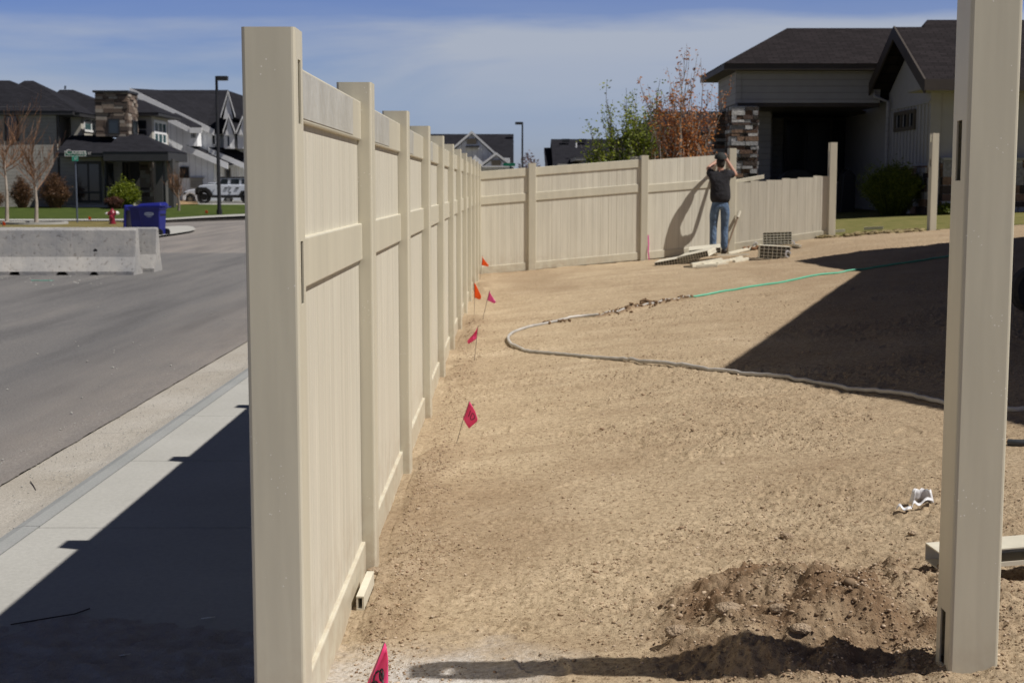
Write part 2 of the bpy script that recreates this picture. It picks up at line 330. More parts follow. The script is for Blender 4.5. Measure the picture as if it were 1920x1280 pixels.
# ---------------------------------------------------------------- noise
def _h(ix, iy, seed):
    n = (ix.astype(np.int64) * 374761393 + iy.astype(np.int64) * 668265263 + seed * 974711) & 0x7fffffff
    n = ((n ^ (n >> 13)) * 1274126177) & 0x7fffffff
    n = n ^ (n >> 16)
    return (n & 0xffff) / 65535.0
def vnoise(x, y, seed=0):
    ix = np.floor(x); iy = np.floor(y); fx = x - ix; fy = y - iy
    ix = ix.astype(np.int64); iy = iy.astype(np.int64)
    ux = fx * fx * fx * (fx * (fx * 6 - 15) + 10); uy = fy * fy * fy * (fy * (fy * 6 - 15) + 10)
    a = _h(ix, iy, seed); b = _h(ix + 1, iy, seed); c = _h(ix, iy + 1, seed); d = _h(ix + 1, iy + 1, seed)
    return (a * (1 - ux) + b * ux) * (1 - uy) + (c * (1 - ux) + d * ux) * uy
def fbm(x, y, oct=4, seed=0, g=0.5):
    s = 0; a = 1; t = 0
    for i in range(oct):
        s = s + a * (vnoise(x * 2 ** i + 17.3 * i, y * 2 ** i - 9.1 * i, seed + i) - 0.5); t += a; a *= g
    return s / t
def sst(a, b, x):
    t = np.clip((x - a) / (b - a), 0, 1); return t * t * (3 - 2 * t)
def grid_mesh(name, P, m, attrs=None, kind='structure', smooth=True):
    """P: (rows, cols, 3)"""
    r, c, _ = P.shape
    idx = np.arange(r * c).reshape(r, c)
    q = np.stack([idx[:-1, :-1], idx[:-1, 1:], idx[1:, 1:], idx[1:, :-1]], -1).reshape(-1, 4)
    me = bpy.data.meshes.new(name)
    me.vertices.add(r * c); me.vertices.foreach_set('co', P.reshape(-1).astype(np.float32))
    me.loops.add(q.size); me.loops.foreach_set('vertex_index', q.reshape(-1).astype(np.int32))
    me.polygons.add(len(q)); me.polygons.foreach_set('loop_start', np.arange(0, q.size, 4, dtype=np.int32))
    try: me.polygons.foreach_set('loop_total', np.full(len(q), 4, dtype=np.int32))
    except Exception: pass
    me.update(calc_edges=True); me.validate()
    me.polygons.foreach_set('use_smooth', [smooth] * len(me.polygons))
    if attrs:
        for k, v in attrs.items():
            at_ = me.attributes.new(k, 'FLOAT', 'POINT'); at_.data.foreach_set('value', v.reshape(-1).astype(np.float32))
    me.materials.append(m)
    o = bpy.data.objects.new(name, me); COL.objects.link(o)
    return tag(o, kind=kind)

# ================================================================= SETTING
def tz_np(X, Y):
    s = 0.125 - 0.045 * np.clip((Y - 3.5) / 20, 0, 1)
    z = 0.9 * np.tanh(s * np.maximum(0, X + 0.5) / 0.9)
    return z + 0.12 * sst(3.9, 5.4, X) * np.clip((Y - 15) / 8, 0, 1)

MC = G(1478, 1140)            # loose heap of dug soil
MC2 = G(1560, 1120)
RIDGE = [G(x, y) for x, y in ((1128, 594), (1180, 582), (1210, 573), (1290, 560))]
def dirt_height(X, Y):
    z = tz_np(X, Y)
    z = z + 0.035 * fbm(X * 0.9, Y * 0.9, 3, 11)
    z = z + 0.016 * fbm(X * 3.1, Y * 3.1, 3, 21)
    near = np.clip(1.4 - Y / 16, 0.6, 1)
    rough = sst(-0.06, 0.16, fbm(X * 0.8 + 3, Y * 0.8, 3, 31))       # smoother trodden parts and rougher parts
    g1 = fbm(X * 17, Y * 17, 3, 41)
    z = z + (0.006 + 0.020 * rough) * g1 * near
    g2 = np.abs(fbm(X * 42, Y * 42, 2, 51))
    z = z + (0.003 + 0.016 * rough) * g2 * near
    # raked furrows
    z = z + 0.0022 * np.sin((Y + 0.25 * X + 0.35 * fbm(X * 1.4, Y * 1.4, 2, 71)) * 58) * (1 - rough) * near
    # heap
    def heap(c, rx, ry, h, sd):
        w = 0.30 * fbm(X * 4 + sd, Y * 4, 3, 60 + sd)
        d = np.sqrt(((X - c[0]) / rx) ** 2 + ((Y - c[1]) / ry) ** 2) + w
        return h * np.clip(1 - d, 0, 1) ** 1.2, sst(1.3, 0.6, d)
    a, ma = heap((MC[0] - .02, MC[1] - .02), 0.44, 0.46, 0.145, 1)
    b, mb_ = heap((MC[0] + 0.30, MC[1] - 0.16), 0.36, 0.34, 0.09, 4)
    c_, mc = heap((MC[0] - 0.05, MC[1] - 0.34), 0.44, 0.26, 0.07, 7)
    d_, md = heap((1.05, 3.28), 0.5, 0.13, 0.05, 9)
    pd = np.hypot(X - 1.188, Y - 3.61); z = z + .012 * np.exp(-(pd / .16) ** 2) * (1 + 1.2 * fbm(X * 12, Y * 12, 2, 171))
    m = np.maximum(np.maximum(ma, mb_), mc)
    # a spade cut into the heap
    cut = sst(0.16, 0.02, np.abs((X - MC[0] - 0.14) * 0.8 + (Y - MC[1]) * 0.35)) * sst(0.30, 0.1, np.abs(Y - MC[1] - 0.02))
    z = z + a + b * 1.0 + c_ + d_ - 0.05 * cut
    z = z + m * (0.115 * fbm(X * 6, Y * 6, 3, 81) + 0.055 * np.abs(fbm(X * 18, Y * 18, 3, 91)) + 0.014 * fbm(X * 55, Y * 55, 2, 95))
    # crumbs along the fence foot
    ff = sst(0.28, 0.0, np.abs(X + 0.42)) * sst(0.0, 0.12, fbm(X * 2, Y * 1.1, 2, 101))
    z = z + ff * (0.02 + 0.02 * fbm(X * 20, Y * 20, 2, 111))
    z = np.where(X < -0.50, np.minimum(z, 0.012), z)
    damp_vignette = np.clip(m * (0.7 + 1.6 * fbm(X * 5, Y * 5, 3, 121)), 0, 1) * 0.95
    damp_vignette = np.maximum(damp_vignette, ff * 0.35)
    # damp strip where the hose was dragged out
    for i in range(len(RIDGE) - 1):
        p, q = RIDGE[i], RIDGE[i + 1]; dx, dy = q.x - p.x, q.y - p.y; L2 = dx * dx + dy * dy
        t = np.clip(((X - p.x) * dx + (Y - p.y) * dy) / L2, 0, 1)
        dd = np.hypot(X - p.x - t * dx, Y - p.y - t * dy) + 0.05 * fbm(X * 6, Y * 6, 2, 5)
        k = sst(0.10, 0.03, dd); z = z + k * (0.03 + 0.03 * fbm(X * 12, Y * 12, 2, 6)); damp_vignette = np.maximum(damp_vignette, k * 0.8)
    pt = sst(0.06, 0.3, fbm(X * 0.55 + 5, Y * 0.35, 3, 131)); damp_vignette = np.maximum(damp_vignette, pt * 0.34)
    st = sst(0.02, 0.22, fbm(X * 1.2 + 2, Y * 5.5, 4, 151)); damp_vignette = np.maximum(damp_vignette, st * 0.20)
    damp_vignette = np.maximum(damp_vignette, sst(0.3, 3.6, X + 0.08 * (Y - 8) * -1 + 0.9 * fbm(X * 1.1, Y * 1.1, 3, 161)) * 0.30)  # darker toward the right: vignette painted into the soil colour
    # boot prints and scuffs
    if X.ndim == 2:
        rg = random.Random(77)
        for k in range(90):
            fy = 3.6 + 12 * rg.random() ** 1.4; fx = rg.uniform(-0.2, 0.33 * fy); an = rg.uniform(0, 3.14); ca, sa = math.cos(an), math.sin(an)
            w_ = np.abs(Y[:, 0] - fy) < 0.4; 
            if not w_.any(): continue
            XX = X[w_]; YY = Y[w_]; du = ((XX - fx) * ca + (YY - fy) * sa) / 0.145; dv = (-(XX - fx) * sa + (YY - fy) * ca) / (0.05 + .012 * np.cos(du * 2.2))
            rr_ = np.sqrt(du * du + dv * dv) + .10 * fbm(XX * 14, YY * 14, 2, 7)
            ins = sst(1.05, .82, rr_); rim = np.exp(-((rr_ - 1.12) / .13) ** 2)
            dep = rg.uniform(.003, .008)
            z[w_] = z[w_] - dep * ins + dep * .5 * rim - ins * (.002 * np.sin(du * 26))

    grav = sst(0.9, 0.2, np.hypot((X + 0.35) / 0.65, (Y - 3.75) / 0.85) + 0.5 * fbm(X * 4, Y * 4, 3, 141))
    return z, damp_vignette, grav, rough

ys = [1.2]
while ys[-1] < 30: ys.append(ys[-1] * (1.0016 if 3.6 < ys[-1] < 5.3 else 1.003 if 3.2 < ys[-1] < 9 else 1.0055))
ys = np.array(ys)
u1 = np.linspace(0, 1, 620); u2 = np.linspace(0, 1, 60)[1:] ** 1.5
rows = []
for y in ys:
    xm = 0.375 * y + 0.35
    xs = np.concatenate([-0.60 + (xm + 0.60) * u1, xm + (16 - xm) * u2]); rows.append(xs)
X = np.array(rows); Y = np.repeat(ys[:, None], X.shape[1], 1)
Z, DAMP_VIGNETTE, GRAV, ROUGH = dirt_height(X, Y)
def dirt_fn(t, b, c, mp):
    def attr(n):
        a = N(t, 'ShaderNodeAttribute', attribute_name=n); return a.outputs['Fac']
    def noise(sc, det=5, ro=0.6):
        n = N(t, 'ShaderNodeTexNoise'); n.inputs['Scale'].default_value = sc; n.inputs['Detail'].default_value = det; n.inputs['Roughness'].default_value = ro
        t.links.new(c.outputs['Object'], n.inputs['Vector']); return n.outputs['Fac']
    def ramp(src, stops):
        r = N(t, 'ShaderNodeValToRGB'); e = r.color_ramp.elements
        while len(e) < len(stops): e.new(0.5)
        for i, (p, cc) in enumerate(stops): e[i].position = p; e[i].color = tuple(cc) + (1,)
        t.links.new(src, r.inputs[0]); return r.outputs[0]
    def mix(f, a, b_, mode='MIX'):
        m = N(t, 'ShaderNodeMixRGB', blend_type=mode)
        for i, x in enumerate((f, a, b_)):
            if isinstance(x, (int, float)): m.inputs[i].default_value = x
            elif isinstance(x, tuple): m.inputs[i].default_value = x + (1,)
            else: t.links.new(x, m.inputs[i])
        return m.outputs[0]
    base = ramp(noise(1.3, 8, 0.65), [(0.3, (0.385, 0.292, 0.190)), (0.55, (0.455, 0.358, 0.240)), (0.75, (0.53, 0.426, 0.298))])
    fine = ramp(noise(38, 6, 0.7), [(0.3, (0.62, 0.59, 0.56)), (0.47, (1, 1, 1)), (0.7, (1.18, 1.18, 1.18))])
    col = mix(1.0, base, fine, 'MULTIPLY')
    v = N(t, 'ShaderNodeTexVoronoi'); v.inputs['Scale'].default_value = 85; t.links.new(c.outputs['Object'], v.inputs['Vector'])
    sp = ramp(v.outputs['Distance'], [(0.14, (0.40, 0.36, 0.32)), (0.3, (1, 1, 1))])
    pit = ramp(noise(48, 3, .75), [(.36, (.50, .45, .40)), (.43, (.94, .93, .92)), (.56, (1, 1, 1)), (.66, (1.18, 1.18, 1.17))])
    col = mix(.85, col, pit, 'MULTIPLY')
    gate = ramp(noise(6, 4), [(0.45, (0, 0, 0)), (0.62, (1, 1, 1))])
    col = mix(gate, col, mix(1.0, col, sp, 'MULTIPLY'))
    col = mix(attr('damp_vignette'), col, (0.185, 0.115, 0.066))
    gr = ramp(noise(60, 3, 0.6), [(0.35, (0.42, 0.39, 0.36)), (0.6, (0.68, 0.67, 0.66))])
    gm = N(t, 'ShaderNodeMath', operation='MULTIPLY'); gm.inputs[1].default_value = 0.8; t.links.new(attr('gravel'), gm.inputs[0])
    col = mix(gm.outputs[0], col, gr)
    t.links.new(col, b.inputs['Base Color'])
    bp = N(t, 'ShaderNodeBump'); bp.inputs['Strength'].default_value = 0.9; bp.inputs['Distance'].default_value = 0.008
    t.links.new(noise(120, 8, 0.7), bp.inputs['Height'])
    bp2 = N(t, 'ShaderNodeBump'); bp2.inputs['Strength'].default_value = 0.7; bp2.inputs['Distance'].default_value = 0.02
    t.links.new(noise(22, 8, 0.6), bp2.inputs['Height']); t.links.new(bp2.outputs[0], bp.inputs['Normal'])
    t.links.new(bp.outputs[0], b.inputs['Normal'])
M_dirt = mat('dry_dirt', (0.4, 0.3, 0.2), 0.95, spec=0.15, fn=dirt_fn)
far_cut = ys < 25.2
P = np.stack([X, Y, Z], -1)
# the dirt ends at the far fence: clamp rows past it onto the lawn edge by lowering
def fence_line_y(Xv):  # far fence in plan
    return np.interp(Xv, [-0.6, 0.33, 2.24, 3.81, 5.6, 7.5, 16], [23.6, 23.8, 24.3, 24.85, 25.05, 25.5, 28.5])
low = Y > fence_line_y(X) - 0.0 + np.where(X > 5.5, 0.05 * np.sin(X * 9), 0)
P[..., 2] = np.where(low, P[..., 2] - 0.25, P[..., 2])
grid_mesh('dirt_yard', P, M_dirt, {'damp_vignette': DAMP_VIGNETTE, 'gravel': GRAV})
def dz(x, y):
    a = np.array([x]); b = np.array([y]); return float(dirt_height(a, b)[0][0])

# loose crumbs and small stones, uncountable
rng = random.Random(5)
def crumbs_mb(n_want, seed):
    rs = np.random.RandomState(seed); t_ = MB(); t_.ico((0, 0, 0), 1.0, random.Random(1), 1.0, 0.0)
    tv = np.array(t_.v); tv /= np.linalg.norm(tv, axis=1)[:, None]; tf = np.array(t_.f)
    M_ = n_want * 9; y = 3.3 + 12.0 * rs.rand(M_) ** 1.55; x = -0.48 + (0.375 * y + 0.68) * rs.rand(M_)
    hp = 0.75 * np.exp(-(((x - MC.x - 0.1) / 0.5) ** 2 + ((y - MC.y + 0.1) / 0.45) ** 2)) + 0.40 * np.exp(-((x + 0.40) / 0.12) ** 2)
    rr = sst(-0.06, 0.16, fbm(x * .8 + 3, y * .8, 3, 31)); pat = sst(-.02, .16, fbm(x * 3.3, y * 3.3, 3, 33))
    k = rs.rand(M_) < 0.03 + 0.30 * rr * (.3 + pat) + 0.16 * pat + hp
    x, y, hp = x[k][:n_want], y[k][:n_want], hp[k][:n_want]; n = len(x)
    r = (0.0012 + 0.0032 * rs.rand(n) ** 3) * (1 + 1.5 * np.minimum(hp, 1) * rs.rand(n) ** 4) * (1 + 1.2 * (rs.rand(n) > .988)) * (1 + .03 * y)
    z = dirt_height(x, y)[0] + r * .35
    P = tv[None] * (1 + rs.uniform(-.42, .42, (n, 12, 1))) * r[:, None, None] * np.stack([rs.uniform(.7, 1.4, n), rs.uniform(.7, 1.4, n), rs.uniform(.5, .85, n)], -1)[:, None, :]
    a = rs.uniform(0, 6.28, n); ca, sa = np.cos(a)[:, None], np.sin(a)[:, None]
    Q = np.stack([P[..., 0] * ca - P[..., 1] * sa + x[:, None], P[..., 0] * sa + P[..., 1] * ca + y[:, None], P[..., 2] + z[:, None]], -1)
    F = (tf[None] + (np.arange(n) * 12)[:, None, None]).reshape(-1, 3)
    return Q.reshape(-1, 3), F
CV, CF = crumbs_mb(34000, 5)
M_crumb = mat('dirt_crumbs', (0.36, 0.27, 0.18), 0.95, spec=0.1, fn=island_fn([(0.40, 0.30, 0.21), (0.30, 0.21, 0.14), (0.48, 0.38, 0.28), (0.36, 0.26, 0.17), (0.24, 0.17, 0.11)]))
cme = bpy.data.meshes.new('soil_crumbs'); cme.vertices.add(len(CV)); cme.vertices.foreach_set('co', CV.reshape(-1).astype(np.float32)); cme.loops.add(CF.size); cme.loops.foreach_set('vertex_index', CF.reshape(-1).astype(np.int32)); cme.polygons.add(len(CF)); cme.polygons.foreach_set('loop_start', np.arange(0, CF.size, 3, dtype=np.int32)); cme.update(calc_edges=True); cme.materials.append(M_crumb)
cob = bpy.data.objects.new('soil_crumbs', cme); COL.objects.link(cob)
tag(cob, 'loose crumbs of dry soil scattered over the dirt yard', 'soil', kind='stuff')
M_clod = mat('clod_soil', (.33, .24, .16), .95, col2=(.45, .35, .25), vscale=30, bump=1.0, bscale=120, spec=.1)
# bigger stones one can point at
for (px, py, r, lab) in ((1476, 1004, .022, 'pale stone lying alone beyond the dug soil heap'), (1270, 1212, .034, 'flat pale clod at the lower left of the soil heap'),
                         (1365, 1196, .036, 'brown clod on the near flank of the soil heap'), (1462, 1200, .026, 'round clod on the near flank of the heap, right of the brown clod'),
                         (1710, 1003, .014, 'small pale pebble left of the free-standing gate post'), (1500, 1224, .026, 'dark lump of soil at the foot of the heap beside the post shadow'),
                         (703, 1079, .026, 'pale clod against the foot of the second fence post')):
    p = G(px, py); bm = bmesh.new(); bmesh.ops.create_icosphere(bm, subdivisions=4, radius=1)
    co = np.array([v.co[:] for v in bm.verts]); sd = rng.randrange(99)
    dd = 1 + .30 * fbm(co[:, 0] * 1.1 + sd, co[:, 1] * 1.1 + co[:, 2] * .9, 3, sd) + .22 * fbm(co[:, 0] * 4 + sd, co[:, 1] * 4 + co[:, 2] * 3.7, 3, sd + 5)
    co = co * dd[:, None] * r * np.array([1.15, .9, .62]); co[:, 2] = np.maximum(co[:, 2], -r * .3)
    s = MB(); s.v = (co + np.array([p.x, p.y, dz(p.x, p.y) + r * .22])).tolist(); s.f = [tuple(v.index for v in f.verts) for f in bm.faces]; bm.free()
    tag(obj('stone', s, M_clod, smooth=True), lab, 'stone')

# ---- sidewalk, kerb, gutter, road
def conc_fn(sp, c1, c2, k=.1):
    def f(t, b, c, mp):
        n = N(t, 'ShaderNodeTexNoise'); n.inputs['Scale'].default_value = 1.1; n.inputs['Detail'].default_value = 8; n.inputs['Roughness'].default_value = .6; t.links.new(c.outputs['Object'], n.inputs['Vector'])
        r = N(t, 'ShaderNodeValToRGB'); r.color_ramp.elements[0].position = .3; r.color_ramp.elements[1].position = .7
        r.color_ramp.elements[0].color = tuple(c1) + (1,); r.color_ramp.elements[1].color = tuple(c2) + (1,); t.links.new(n.outputs['Fac'], r.inputs[0])
        n2 = N(t, 'ShaderNodeTexNoise'); n2.inputs['Scale'].default_value = sp; n2.inputs['Detail'].default_value = 4; n2.inputs['Roughness'].default_value = .7; t.links.new(c.outputs['Object'], n2.inputs['Vector'])
        r2 = N(t, 'ShaderNodeValToRGB'); r2.color_ramp.elements[0].position = .32; r2.color_ramp.elements[1].position = .68
        r2.color_ramp.elements[0].color = (1 - k * 1.3, 1 - k * 1.3, 1 - k * 1.3, 1); r2.color_ramp.elements[1].color = (1 + k, 1 + k, 1 + k, 1); t.links.new(n2.outputs['Fac'], r2.inputs[0])
        m = N(t, 'ShaderNodeMixRGB', blend_type='MULTIPLY'); m.inputs[0].default_value = 1; t.links.new(r.outputs[0], m.inputs[1]); t.links.new(r2.outputs[0], m.inputs[2])
        t.links.new(m.outputs[0], b.inputs['Base Color'])
        bp = N(t, 'ShaderNodeBump'); bp.inputs['Strength'].default_value = .5; bp.inputs['Distance'].default_value = .003; t.links.new(n2.outputs['Fac'], bp.inputs['Height']); t.links.new(bp.outputs[0], b.inputs['Normal'])
    return f
M_walk = mat('pale_concrete', (.4, .4, .38), .9, spec=.2, fn=conc_fn(45, (.345, .34, .315), (.395, .39, .365), .06))
M_kerb = mat('kerb_concrete', (.34, .34, .34), .9, spec=.2, fn=conc_fn(70, (.25, .26, .255), (.31, .315, .31), .09))
M_gutter = mat('dusty_gutter', (.4, .35, .3), .95, spec=.15, fn=conc_fn(100, (.33, .30, .255), (.41, .385, .345), .26))
s = MB(); y = 6.10 - 1.49 * 6; JW = .012
XW0, XW1 = -2.03, -0.60
y = 5.957 - 1.49 * 6
while y < 52:
    s.box(XW0 + .004, y + JW / 2, -.12, XW1, y + 1.49 - JW / 2, 0.004); y += 1.49
o = obj('sidewalk', s, M_walk, bevel=.006); tag(o, kind='structure')
s = MB(); s.box(XW0 - .0, -4, -.16, XW1 + .0, 52, -.035); tag(obj('sidewalk_bed', s, M_kerb), kind='structure')
# kerb and gutter: rolled profile, cast in lengths
def profile_run(name, prof, m, y0, y1, step):
    s = MB(); y = y0
    while y < y1:
        a = [(x, y + .003, z) for x, z in prof]; b = [(x, y + step - .003, z) for x, z in prof]; s.hexa(a, b); y += step
    return tag(obj(name, s, m), kind='structure')
profile_run('kerb', [(-2.034, -.3), (-2.034, .0), (-2.10, .0), (-2.145, -.012), (-2.185, -.05), (-2.20, -.10), (-2.20, -.3)], M_kerb, -3, 52, 3.0)
profile_run('gutter', [(-2.203, -.3), (-2.203, -.088), (-2.36, -.112), (-2.70, -.122), (-2.70, -.3)], M_gutter, -3, 52, 3.0)
def asph_fn(t, b, c, mp):
    def noise(sc, det, ro, stretch=(1, 1, 1)):
        m = N(t, 'ShaderNodeMapping'); m.inputs['Scale'].default_value = stretch; m.inputs['Rotation'].default_value = (0, 0, R(-8)); t.links.new(c.outputs['Object'], m.inputs[0])
        n = N(t, 'ShaderNodeTexNoise'); n.inputs['Scale'].default_value = sc; n.inputs['Detail'].default_value = det; n.inputs['Roughness'].default_value = ro; t.links.new(m.outputs[0], n.inputs['Vector']); return n.outputs['Fac']
    def ramp(src, stops):
        r = N(t, 'ShaderNodeValToRGB'); e = r.color_ramp.elements
        while len(e) < len(stops): e.new(.5)
        for i, (p, cc) in enumerate(stops): e[i].position = p; e[i].color = tuple(cc) + (1,)
        t.links.new(src, r.inputs[0]); return r.outputs[0]
    def mul(a, b_, f=1.0):
        m = N(t, 'ShaderNodeMixRGB', blend_type='MULTIPLY'); m.inputs[0].default_value = f; t.links.new(a, m.inputs[1]); t.links.new(b_, m.inputs[2]); return m.outputs[0]
    base = ramp(noise(.35, 6, .6, (1, .25, 1)), [(.3, (.118, .116, .117)), (.7, (.165, .160, .157))])
    st = ramp(noise(1.0, 5, .6, (2.2, .16, 1)), [(.34, (.78, .78, .79)), (.5, (1, 1, 1)), (.66, (1.16, 1.14, 1.11))])
    sp = ramp(noise(72, 4, .8), [(.32, (.5, .5, .51)), (.5, (1, 1, 1)), (.68, (1.7, 1.65, 1.6))])
    col = mul(mul(base, st), sp)
    s = N(t, 'ShaderNodeSeparateXYZ'); t.links.new(c.outputs['Object'], s.inputs[0])
    # newer, darker surfacing begins at a seam; dust gathers by the gutter
    gy = N(t, 'ShaderNodeMath', operation='GREATER_THAN'); gy.inputs[1].default_value = 34.0; t.links.new(s.outputs['Y'], gy.inputs[0])
    lt = N(t, 'ShaderNodeMixRGB', blend_type='MULTIPLY'); t.links.new(gy.outputs[0], lt.inputs[0]); t.links.new(col, lt.inputs[1]); lt.inputs[2].default_value = (1.4, 1.33, 1.26, 1)
    mr = N(t, 'ShaderNodeMapRange'); mr.inputs[1].default_value = -4.2; mr.inputs[2].default_value = -2.75; mr.inputs[3].default_value = 0; mr.inputs[4].default_value = .5
    t.links.new(s.outputs['X'], mr.inputs[0])
    nn = N(t, 'ShaderNodeMath', operation='MULTIPLY'); t.links.new(mr.outputs[0], nn.inputs[0]); t.links.new(noise(2.5, 6, .7, (1, .3, 1)), nn.inputs[1])
    du = N(t, 'ShaderNodeMixRGB'); t.links.new(nn.outputs[0], du.inputs[0]); t.links.new(lt.outputs[0], du.inputs[1]); du.inputs[2].default_value = (.40, .34, .285, 1)
    t.links.new(du.outputs[0], b.inputs['Base Color'])
    bp = N(t, 'ShaderNodeBump'); bp.inputs['Strength'].default_value = .8; bp.inputs['Distance'].default_value = .006; t.links.new(noise(110, 4, .75), bp.inputs['Height']); t.links.new(bp.outputs[0], b.inputs['Normal'])
M_asph = mat('asphalt', (.15, .15, .15), .92, spec=.25, fn=asph_fn)
# asphalt with a slightly ragged edge along the gutter
ysr = np.concatenate([np.arange(-6, 20, .04), np.arange(20, 80, .5)])
edge = -2.695 + 0.02 * fbm(ysr * 3, ysr * 0, 3, 3) + .012 * fbm(ysr * 30, ysr * 0, 2, 8)
P = np.zeros((len(ysr), 5, 3))
for j, xo in enumerate((-70, -20, -6, -3)): P[:, j, 0] = xo; P[:, j, 2] = -.105 if j == 3 else -.10
P[:, 3, 2] = -.106; P[:, 4, 0] = edge; P[:, 4, 2] = -.113; P[:, :, 1] = ysr[:, None]
P[:, :4, 2] -= .02
grid_mesh('road', P, M_asph)
s = MB(); s.quad((-2500, -600, -.35), (2500, -600, -.35), (2500, 4000, -.35), (-2500, 4000, -.35))
M_ground = mat('far_ground', (.16, .14, .08), .95, var=.25, vscale=.05)
tag(obj('ground', s, M_ground), kind='structure')

# soil washed over the walk beside the camera
gx = np.linspace(-3.0, -0.60, 260); gy = np.linspace(1.6, 4.95, 330); GX, GY = np.meshgrid(gx, gy)
mk = sst(4.75, 4.15, GY + .35 * fbm(GX * 2.2, GY * 2.2, 4, 7) + .12 * GX)
GZ = -.012 + mk * .022 + mk * (.05 * np.abs(fbm(GX * 8, GY * 8, 3, 9)) + .02 * fbm(GX * 28, GY * 28, 3, 10))
GZ = np.where(GX < -2.05, -.11 + (GZ + .012) * .5, GZ)
M_spill = mat('spilled_soil', (.30, .27, .25), .95, col2=(.42, .40, .39), vscale=9, bump=.7, bscale=90, spec=.1)
grid_mesh('spilled_soil', np.stack([GX, GY, GZ], -1), M_spill, kind='stuff')
scene.objects['spilled_soil']['label'] = 'loose soil and gravel spread over the near end of the shaded sidewalk'
scene.objects['spilled_soil']['category'] = 'soil'

# ---- lawns
def grass_mat(name, c1, c2, sc=2.0):
    return mat(name, c1, .95, col2=c2, vscale=sc, detail=9, bump=1.0, bscale=25, spec=.1)
M_lawn = grass_mat('green_lawn', (.035, .055, .012), (.075, .10, .022), 1.5)
M_dry = grass_mat('dry_grass', (.12, .105, .04), (.21, .17, .075), 1.2)
M_lawn_r = grass_mat('patchy_lawn', (.10, .11, .03), (.21, .18, .07), 3.0)
def ground_poly(name, pts, zf, m, kind='structure', sub=14):
    """pts: left-bottom, right-bottom, right-top, left-top corners in the photograph, laid on the ground"""
    a, b, c, d = [G(p[0], p[1], zf) for p in pts]
    P = np.zeros((sub + 1, sub + 1, 3))
    for i in range(sub + 1):
        for j in range(sub + 1):
            u, v = j / sub, i / sub; q = (a * (1 - u) + b * u) * (1 - v) + (d * (1 - u) + c * u) * v
            P[i, j] = (q.x, q.y, zf(q.x, q.y))
    return grid_mesh(name, P, m, kind=kind)
# far lawn beyond the yard fence
gx = np.linspace(-1, 40, 90); gy = np.linspace(23.2, 60, 90); GX, GY = np.meshgrid(gx, gy)
fl = fence_line_y(GX)
GY2 = fl + .04 + (GY - 23.2) * 1.0
GZ = tz_np(GX, GY2) + .01 + .02 * fbm(GX, GY2, 2, 3)
grid_mesh('lawn', np.stack([GX, GY2, GZ], -1), M_lawn_r)
# curb strip, far walk and lawns across the street
def ground_strip(name, lo, hi, zf, m, dz_=0, kind='structure'):
    """two polylines in the photograph (near edge, far edge) of equal length"""
    P = []
    for line in (lo, hi):
        P.append([tuple(G(x, y, lambda a, b: zf(a, b) + dz_)) for x, y in line])
    P = np.array(P)
    # fill with rows between
    rows = [P[0] * (1 - t) + P[1] * t for t in np.linspace(0, 1, 12)]
    P = np.array(rows)
    for i in range(P.shape[0]):
        for j in range(P.shape[1]): P[i, j, 2] = zf(P[i, j, 0], P[i, j, 1]) + dz_
    return grid_mesh(name, P, m, kind=kind)
ground_strip('street_verge', [(-320, 434), (-100, 434), (120, 434), (238, 434), (256, 427)], [(-320, 415), (-100, 415), (120, 415), (220, 415.5), (246, 420)], lambda a, b: .0, M_dry)
ground_strip('far_sidewalk', [(-320, 413.5), (0, 413.5), (245, 413.2), (310, 412.4), (380, 408.2), (480, 403.5)], [(-320, 410.8), (0, 410.8), (245, 410.3), (310, 409.4), (380, 404.8), (480, 400.0)], zleft, M_walk, .02)
ground_strip('front_lawn', [(-320, 410.6), (0, 410.6), (245, 410.1), (310, 409.2), (380, 404.6), (480, 399.8)], [(-320, 388), (0, 388), (245, 386.5), (310, 384.5), (380, 383.5), (480, 383.5)], zleft, M_lawn, .01)
ground_strip('far_driveway', [(-320, 387.9), (150, 387.8), (330, 383.6), (345, 382.4), (400, 383.4), (480, 383.4)], [(-320, 371), (150, 371), (330, 371), (345, 371), (400, 371), (480, 371)], zleft, M_walk, .004)
ground_strip('concrete_ramp', [(296, 442), (330, 437.5), (358, 433), (367, 430)], [(312, 424.5), (335, 423.2), (350, 423.2), (362, 425)], lambda a, b: -.05, M_walk, 0)
# lamp-side planting bed
ground_strip('planting_bed', [(318, 384.6), (345, 383.2), (372, 382.4)], [(322, 377), (345, 375.5), (368, 377)], zleft, mat('dry_mulch', (.30, .20, .10), .95, var=.3, vscale=3), .03)
# concrete tree ring
c0 = G(65, 420, lambda a, b: 0.0); s = MB(); K = 40
for i in range(K):
    a0, a1 = 2 * math.pi * i / K, 2 * math.pi * (i + 1) / K
    def pp(a, r, z): return (c0.x + r * math.cos(a), c0.y + r * math.sin(a) * 1.0, z)
    s.hexa([pp(a0, 1.12, -.02), pp(a1, 1.12, -.02), pp(a1, 1.26, -.02), pp(a0, 1.26, -.02)], [pp(a0, 1.12, .09), pp(a1, 1.12, .09), pp(a1, 1.26, .09), pp(a0, 1.26, .09)])
tag(obj('tree_ring', s, M_walk), 'low round concrete edging ring set in the dry grass round the second bare tree', 'edging ring')
